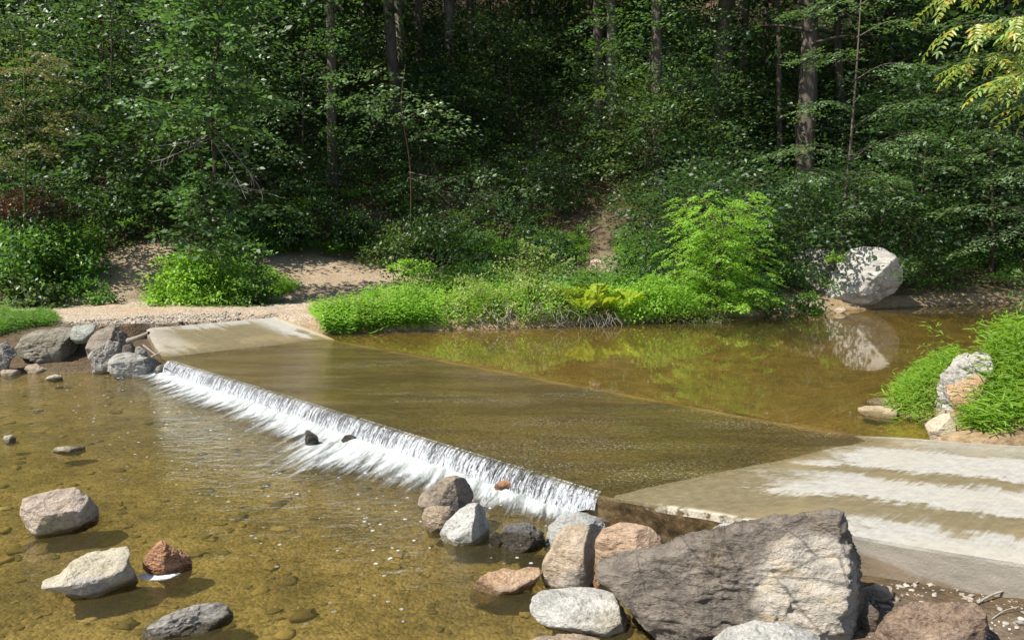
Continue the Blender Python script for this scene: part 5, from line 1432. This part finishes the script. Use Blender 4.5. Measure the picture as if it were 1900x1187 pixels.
limb_tree('young_oak', 'tall leafy young oak rising from the bright mound, bare dead branches at mid height', 'tree', ob,
    [ob, Q(388, 420, y), Q(398, 320, y), Q(392, 200, y + .2), Q(405, 80, y + .3), Q(400, -60, y + .3), Q(405, -200, y + .3)], .075,
    [[Q(390, 455, y), Q(350, 440, y - .5), Q(318, 425, y - .8)], [Q(390, 440, y), Q(430, 440, y - .6), Q(460, 450, y - .9)], [Q(388, 400, y), Q(345, 370, y - .6), Q(312, 352, y - 1.0)], [Q(390, 400, y), Q(375, 370, y - .9), Q(360, 345, y - 1.1)],
     [Q(392, 420, y), Q(440, 385, y - .4), Q(520, 380, y - .6)], [Q(390, 340, y), Q(375, 310, y - .6), Q(372, 285, y - .9)], [Q(395, 240, y), Q(430, 225, y - .9), Q(450, 235, y - 1.3)],
     [Q(392, 220, y), Q(320, 190, y - .5), Q(245, 182, y - .9)], [Q(394, 200, y), Q(345, 190, y - .9), Q(290, 205, y - 1.3)], [Q(394, 190, y), Q(455, 180, y - .6), Q(515, 182, y - .9)], [Q(394, 160, y), Q(440, 150, y - 1), Q(480, 170, y - 1.4)],
     [Q(400, 130, y), Q(350, 105, y - .8), Q(300, 100, y - 1.2)], [Q(400, 110, y), Q(400, 110, y - .8), Q(395, 120, y - 1.5)], [Q(402, 80, y), Q(370, 40, y - .7), Q(310, 22, y - 1)], [Q(402, 70, y), Q(430, 50, y - .8), Q(440, 60, y - 1.5)], [Q(402, 60, y), Q(360, 40, y - 1), Q(345, 50, y - 1.6)],
     [Q(402, 40, y), Q(370, 0, y - .7), Q(335, -20, y - 1)], [Q(402, 20, y), Q(430, -10, y - .7), Q(460, -10, y - 1)], [Q(402, -20, y), Q(350, -70, y - .7), Q(300, -90, y - 1)], [Q(402, -40, y), Q(450, -90, y - .7), Q(500, -110, y - 1)], [Q(402, -100, y), Q(380, -160, y - .7), Q(360, -200, y - 1)], [Q(402, -100, y), Q(440, -160, y + .7), Q(470, -180, y + 1)]] + OAKX,
    TPL_OAK, LM['oak'], 81, .20, .95, TWIG, .62, .12, -.1, 1.1, lsc=1.0,
    dead=[[Q(392, 250, y), Q(340, 265, y - .6), Q(282, 272, y - .9)], [Q(392, 255, y), Q(340, 280, y - .8), Q(300, 298, y - 1.2)], [Q(395, 240, y), Q(440, 290, y - .6), Q(480, 345, y - .9)], [Q(395, 260, y), Q(430, 315, y - .9), Q(450, 355, y - 1.2)], [Q(400, 340, y), Q(440, 345, y - .5), Q(510, 362, y - .7)], [Q(400, 400, y), Q(375, 385, y - .9), Q(350, 392, y - 1.1)], [Q(398, 150, y), Q(330, 120, y + .2), Q(280, 128, y)], [Q(400, 60, y), Q(470, 50, y), Q(520, 30, y)]])

# rusty young tree at the left edge
rb = Q(48, 540, 23.2); rb = np.array([rb[0], rb[1], gz(rb[0], rb[1])]); y = 23.2
limb_tree('rusty_sapling', 'thin young tree at the left edge, its leaves turning rust and yellow', 'tree', rb,
    [rb, Q(46, 400, y), Q(48, 250, y), Q(44, 120, y), Q(40, 60, y)], .05,
    [[Q(46, 330, y), Q(20, 270, y), Q(10, 160, y)], [Q(48, 250, y), Q(80, 235, y - .4), Q(110, 240, y - .7)], [Q(48, 230, y), Q(10, 215, y - .4), Q(-20, 220, y - .6)], [Q(48, 200, y), Q(85, 160, y - .4), Q(125, 148, y - .7)], [Q(46, 190, y), Q(10, 165, y - .5), Q(-20, 150, y - .8)], [Q(46, 160, y), Q(55, 120, y - .6), Q(70, 98, y - .9)], [Q(46, 140, y), Q(80, 110, y - .3), Q(95, 108, y - .6)], [Q(46, 280, y), Q(70, 270, y - .8), Q(80, 280, y - 1)], [Q(48, 215, y), Q(100, 205, y), Q(160, 212, y - .3)], [Q(46, 130, y), Q(20, 130, y - .8), Q(0, 140, y - 1)]],
    TPL_SMALL, LM['rust'], 82, .17, 1.3, STEM, .5, .12, lsc=1.4)

# bright tree on the bank
tb = Q(1330, 560, 21.9); tb = np.array([tb[0], tb[1], gz(tb[0], tb[1])])
rg = np.random.default_rng(83)
limbs = []
for i in range(64):
    q = (i + .5) / 64; az = i * 2.4
    z0 = .25 + 2.0 * q; L = (1.75 - .6 * q) * rg.uniform(.75, 1.1); rise = .25 + 1.5 * q
    a = np.array([0, 0, z0]) + tb; d = np.array([math.cos(az), math.sin(az), 0])
    limbs.append([a, a + d * L * .5 + [0, 0, rise * .62], a + d * L + [0, 0, rise * .85]])
limb_tree('bright_tree', 'bright yellow green small tree with layered branches on the pool bank', 'tree', tb, [tb, tb + [0, 0, 1.3], tb + [.05, 0, 2.6]], .05, limbs,
    TPL_SMALL, LM['bright'], 84, .25, 1.0, TWIG, .55, .25, -.05, lsc=1.1, rl=.014)

# beech limbs reaching over the pool
y = 25.5
bb = Q(1560, 470, 27.0); bb = np.array([bb[0], bb[1], gz(bb[0], bb[1])])
lb_ = limb_tree('layered_beech', 'beech with sunlit flat layered branches reaching right over the white boulder', 'tree', bb,
    [bb, Q(1568, 380, 26.8), Q(1580, 250, 26.6), Q(1590, 120, 26.6), Q(1600, -40, 26.8)], .07,
    [[Q(1572, 300, y + 1), Q(1650, 255, y), Q(1720, 250, y - .8), Q(1800, 292, y - 1.3)], [Q(1575, 330, y + 1), Q(1620, 320, y - .4), Q(1650, 345, y - 1.3), Q(1672, 372, y - 1.7)], [Q(1572, 340, y + 1), Q(1530, 320, y), Q(1480, 345, y - .6)], [Q(1572, 360, y + 1), Q(1600, 375, y), Q(1580, 395, y - .8)],
     [Q(1575, 290, y + 1), Q(1640, 265, y + .2), Q(1690, 290, y - .6), Q(1740, 310, y - .9)], [Q(1580, 240, y + 1), Q(1640, 200, y), Q(1705, 190, y - .7)], [Q(1585, 200, y + 1), Q(1540, 190, y), Q(1490, 205, y - .5)], [Q(1572, 280, y + 1), Q(1500, 270, y + .3), Q(1440, 285, y)],
     [Q(1585, 150, y + 1), Q(1640, 120, y), Q(1700, 120, y - .5)], [Q(1585, 120, y + 1), Q(1540, 100, y), Q(1490, 110, y - .4)], [Q(1590, 70, y + 1), Q(1650, 40, y), Q(1710, 45, y - .6)], [Q(1590, 40, y + 1), Q(1540, 10, y), Q(1480, 25, y - .4)], [Q(1595, 10, y + 1), Q(1650, -20, y), Q(1720, -10, y - .4)]],
    TPL_FLAT, LM['beech'], 85, .21, .95, BARK, .5, .2, -.03, 1.0)
b2 = Q(1960, 470, 25.0); b2 = np.array([b2[0], b2[1], gz(b2[0], b2[1])]); y = 24.5
eb_ = limb_tree('edge_beech', 'beech with flat layered branches coming in from the right edge, below the yellowing walnut', 'tree', b2,
    [b2, Q(1955, 350, 25), Q(1950, 200, 25), Q(1955, 0, 25)], .12,
    [[Q(1955, 300, 25), Q(1890, 262, y), Q(1830, 285, y - .5)], [Q(1955, 280, 25), Q(1880, 245, y), Q(1790, 250, y)], [Q(1955, 330, 25), Q(1890, 310, y), Q(1860, 330, y - .6)], [Q(1955, 400, 25), Q(1830, 380, y), Q(1750, 392, y)], [Q(1955, 200, 25), Q(1880, 180, y), Q(1800, 195, y)], [Q(1955, 120, 25), Q(1850, 100, y), Q(1770, 120, y)], [Q(1955, 60, 25), Q(1850, 30, y), Q(1770, 40, y)], [Q(1955, 430, 25), Q(1850, 440, y), Q(1780, 470, y)]],
    TPL_FLAT, LM['beech'], 86, .25, .95, BARK, .5, .2, -.05, 1.0)
add_shade_crown(eb_, 2, 2.0, .9)  # crown added above the beech to shade the slope at the right
# sunlit maple boughs in the middle of the wood
y = 27.0
mb = Q(760, 420, 29.5); mb = np.array([mb[0], mb[1], gz(mb[0], mb[1])])
limb_tree('understorey_maple', 'young maple whose sunlit boughs stand out pale before the leaning brown trunk', 'tree', mb,
    [mb, Q(762, 320, 29), Q(745, 200, 28.5), Q(752, 120, 28.5)], .04,
    [[Q(755, 230, y + 1), Q(700, 180, y), Q(640, 180, y - .5)], [Q(755, 220, y + 1), Q(720, 185, y - .4), Q(680, 200, y - 1)], [Q(755, 240, y + 1), Q(710, 220, y - .3), Q(680, 270, y - .8)], [Q(755, 220, y + 1), Q(790, 200, y), Q(830, 215, y - .5)], [Q(755, 190, y + 1), Q(740, 170, y - .5), Q(730, 165, y - 1)], [Q(758, 260, y + 1), Q(800, 240, y), Q(850, 235, y)], [Q(758, 320, y + 1), Q(820, 330, y), Q(900, 320, y - .3)], [Q(758, 330, y + 1), Q(850, 360, y), Q(980, 350, y - .3)], [Q(755, 150, y + 1), Q(700, 130, y), Q(640, 140, y)]],
    TPL_WOOD, LM['beech'], 87, .42, .8, TWIG, .55, .2)

# walnut branches coming in from the upper right, close to the camera
def pinnate(rg, L=.33, leaf=.088, n=7):
    P, D, N, S = [], [], [], []
    for j in range(n):
        q = .16 + .84 * (j + 1) / n
        x = L * q; z = -.42 * L * q ** 2.0
        for s in (-1, 1):
            P.append((x, 0, z)); D.append((.45, s * .85, -.42 + rg.normal() * .12)); N.append((.3 + rg.normal() * .12, s * -.15, 1)); S.append(leaf * (1 - .45 * abs(q - .55)) * rg.uniform(.85, 1.12))
    P.append((L, 0, -.42 * L)); D.append((.7, 0, -.7)); N.append((.6, 0, .8)); S.append(leaf)
    return [np.array(a) for a in (P, D, N, S)]
def walnut():
    rg = np.random.default_rng(19); tp = [pinnate(rg) for _ in range(5)]
    y = 8.0
    b = Q(2330, 431, 8.6); b = np.array([b[0], b[1], gz(b[0], b[1])])
    limbs = [[Q(2330, 0, 8.6), Q(2050, 60, 8.2), Q(1900, 40, y), Q(1770, 45, y - .2)], [Q(2330, 0, 8.6), Q(2080, 120, 8), Q(1930, 130, y - .4), Q(1860, 150, y - .6)], [Q(2330, -30, 8.6), Q(2000, -60, 8.4), Q(1850, -30, y + .2), Q(1760, -10, y)],
             [Q(2330, 0, 8.6), Q(2050, 90, 8.6), Q(1880, 95, y + .4), Q(1790, 120, y + .4)], [Q(2330, -40, 8.6), Q(2100, -20, 8), Q(1980, 20, 7.4), Q(1880, 30, 7.2)], [Q(2330, 0, 8.6), Q(2100, 140, 8), Q(2000, 180, 7.6), Q(1930, 190, 7.4)], [Q(2330, -60, 8.6), Q(2050, -120, 8.4), Q(1900, -110, y)]]
    lv = Leaves(); paths = []
    for lb in limbs:
        pts = spline([p - b for p in lb], 16); paths.append((pts, np.linspace(.03, .006, len(pts))))
        n = 21
        for i in range(n):
            q = .36 + .64 * (i + 1) / n
            p = np.array([np.interp(q, np.linspace(0, 1, len(pts)), pts[:, k]) for k in range(3)])
            put_spray(lv, tp[rg.integers(5)], p, PI + rg.normal() * .75 + (.5 if i % 2 else -.4), rg.uniform(-.45, .15), rg.normal() * .25, rg.uniform(.8, 1.2))
    t = root('walnut_tree', b, 'yellowing tree at the upper right corner with hanging feathery leaves', 'tree')
    tk = spline([(0, 0, -.3), (.1, 0, 2.5), (0, .1, 7), (.2, 0, 10)], 14)
    link('trunk', tube_mesh('trunk', [(tk, np.linspace(.16, .08, len(tk)))], BARK, 10, .08, 4), t)
    for pp in paths: link('limb', tube_mesh('limb', [pp], TWIG, 5), t)
    link('foliage', lv.mesh('foliage', LM['walnut'], wr=.36, shape='hex', curl=.1), t)
walnut()

# ---------------- driftwood and sticks
def stick(label, pts, r, name='stick', mat=DEAD, cat='stick'):
    p = spline(pts, 9)
    b = p[0].copy()
    o = link(name, tube_mesh(name, [(p - b, np.linspace(r, r * .5, len(p)))], mat, 6, .15, 2), None, b)
    tag(o, label, cat)
stick('weathered grey plank stuck between the rocks at the far end of the ford', [Q(238, 632, 14.9), Q(255, 626, 14.7), Q(276, 617, 14.5)], .06, 'driftwood', BARKP, 'driftwood')
stick('thin grey pole leaning on the far end of the ford wall', [Q(266, 640, 14.4), Q(280, 651, 14.3), Q(290, 659, 14.2)], .022, 'driftwood', DEAD, 'driftwood')
stick('short pale stick lying at the corner of the ford wall', [Q(281, 662, 14.1), Q(290, 657, 14.1), Q(299, 653, 14.1)], .02, 'driftwood', DEAD, 'driftwood')
def gstick(u0, v0, u1, v1, r, lab):
    a, b = ground_hit(u0, v0), ground_hit(u1, v1); m_ = (a + b) / 2 + np.array([0, 0, .02])
    stick(lab, [a + [0, 0, r], m_ + [0.01, .02, r], b + [0, 0, r + .03]], r)
gstick(1812, 1122, 1878, 1104, .012, 'curved tan stick on the mud, the longest there')
gstick(1690, 1090, 1740, 1075, .006, 'short thin twig on the mud close to the ford wall')
gstick(1840, 1150, 1890, 1135, .006, 'thin twig lying at the right edge of the mud')
gstick(1096, 432, 1115, 424, .05, 'pale broken branch lying beside the footpath on the slope')

def froth():
    m, nt, out = new_mat('froth'); g = G(nt)
    P = g.obj(); n = g.noise(g.scale(P, (9, 20, 1)), 1.0, 5, .7)
    dv = g.n('ShaderNodeVectorMath', operation='LENGTH'); g.put(dv.inputs[0], g.scale(P, (5.2, 11, 1)))
    fac = g.rng(g.math('ADD', dv.outputs['Value'], g.math('MULTIPLY', g.math('SUBTRACT', n, .5), 1.2)), 1.0, .55)
    g.out(out, g.mixsh(fac, g.n('ShaderNodeBsdfTransparent').outputs[0], g.bsdf((.68, .70, .71), .5, g.bump(n, .8, .03))))
    p = on_z(292, 1069, LOW)
    q = [[-.3, -.13, .008], [.3, -.13, .008], [.3, .13, .008], [-.3, .13, .008]]
    o = link('foam', tri_mesh('froth', q, [[0, 1, 2, 3]], m), None, p)
    tag(o, 'small white froth at the foot of the orange rock', None, None, 'stuff')
froth()

# ================================================================== LIGHT, SKY, CAMERA
EL = math.radians(54); SH = np.array([-0.94, -0.34]); SH = SH / np.linalg.norm(SH)
SUN = Vector((SH[0] * math.cos(EL), SH[1] * math.cos(EL), math.sin(EL)))
ld = bpy.data.lights.new('sun', 'SUN'); ld.energy = 4.7; ld.angle = math.radians(0.55); ld.color = (1.0, 0.94, 0.84)
lo = link('sun', ld); lo.rotation_euler = SUN.to_track_quat('Z', 'Y').to_euler()
w = bpy.data.worlds.new('World'); SC.world = w; w.use_nodes = True
nt = w.node_tree; nt.nodes.clear()
sk = nt.nodes.new('ShaderNodeTexSky'); sk.sky_type = 'NISHITA'; sk.sun_disc = False
sk.sun_elevation = EL; sk.sun_rotation = math.atan2(SH[0], SH[1]) % (2 * PI)
bg = nt.nodes.new('ShaderNodeBackground'); bg.inputs[1].default_value = 0.09
wo = nt.nodes.new('ShaderNodeOutputWorld')
nt.links.new(sk.outputs[0], bg.inputs[0]); nt.links.new(bg.outputs[0], wo.inputs[0])
cd = bpy.data.cameras.new('camera'); cd.sensor_width = 36; cd.lens = 36 * FPX / 1900; cd.clip_end = 600; cd.clip_start = 0.05
co = link('camera', cd, None, tuple(EYE)); co.rotation_euler = (PI / 2 - TH, 0, 0)
SC.camera = co
SC.view_settings.view_transform = 'Standard'; SC.view_settings.look = 'None'; SC.view_settings.gamma = 1
SC.view_settings.exposure = 0.8
SC.cycles.max_bounces = 8; SC.cycles.transparent_max_bounces = 16
SC.cycles.use_denoising = True
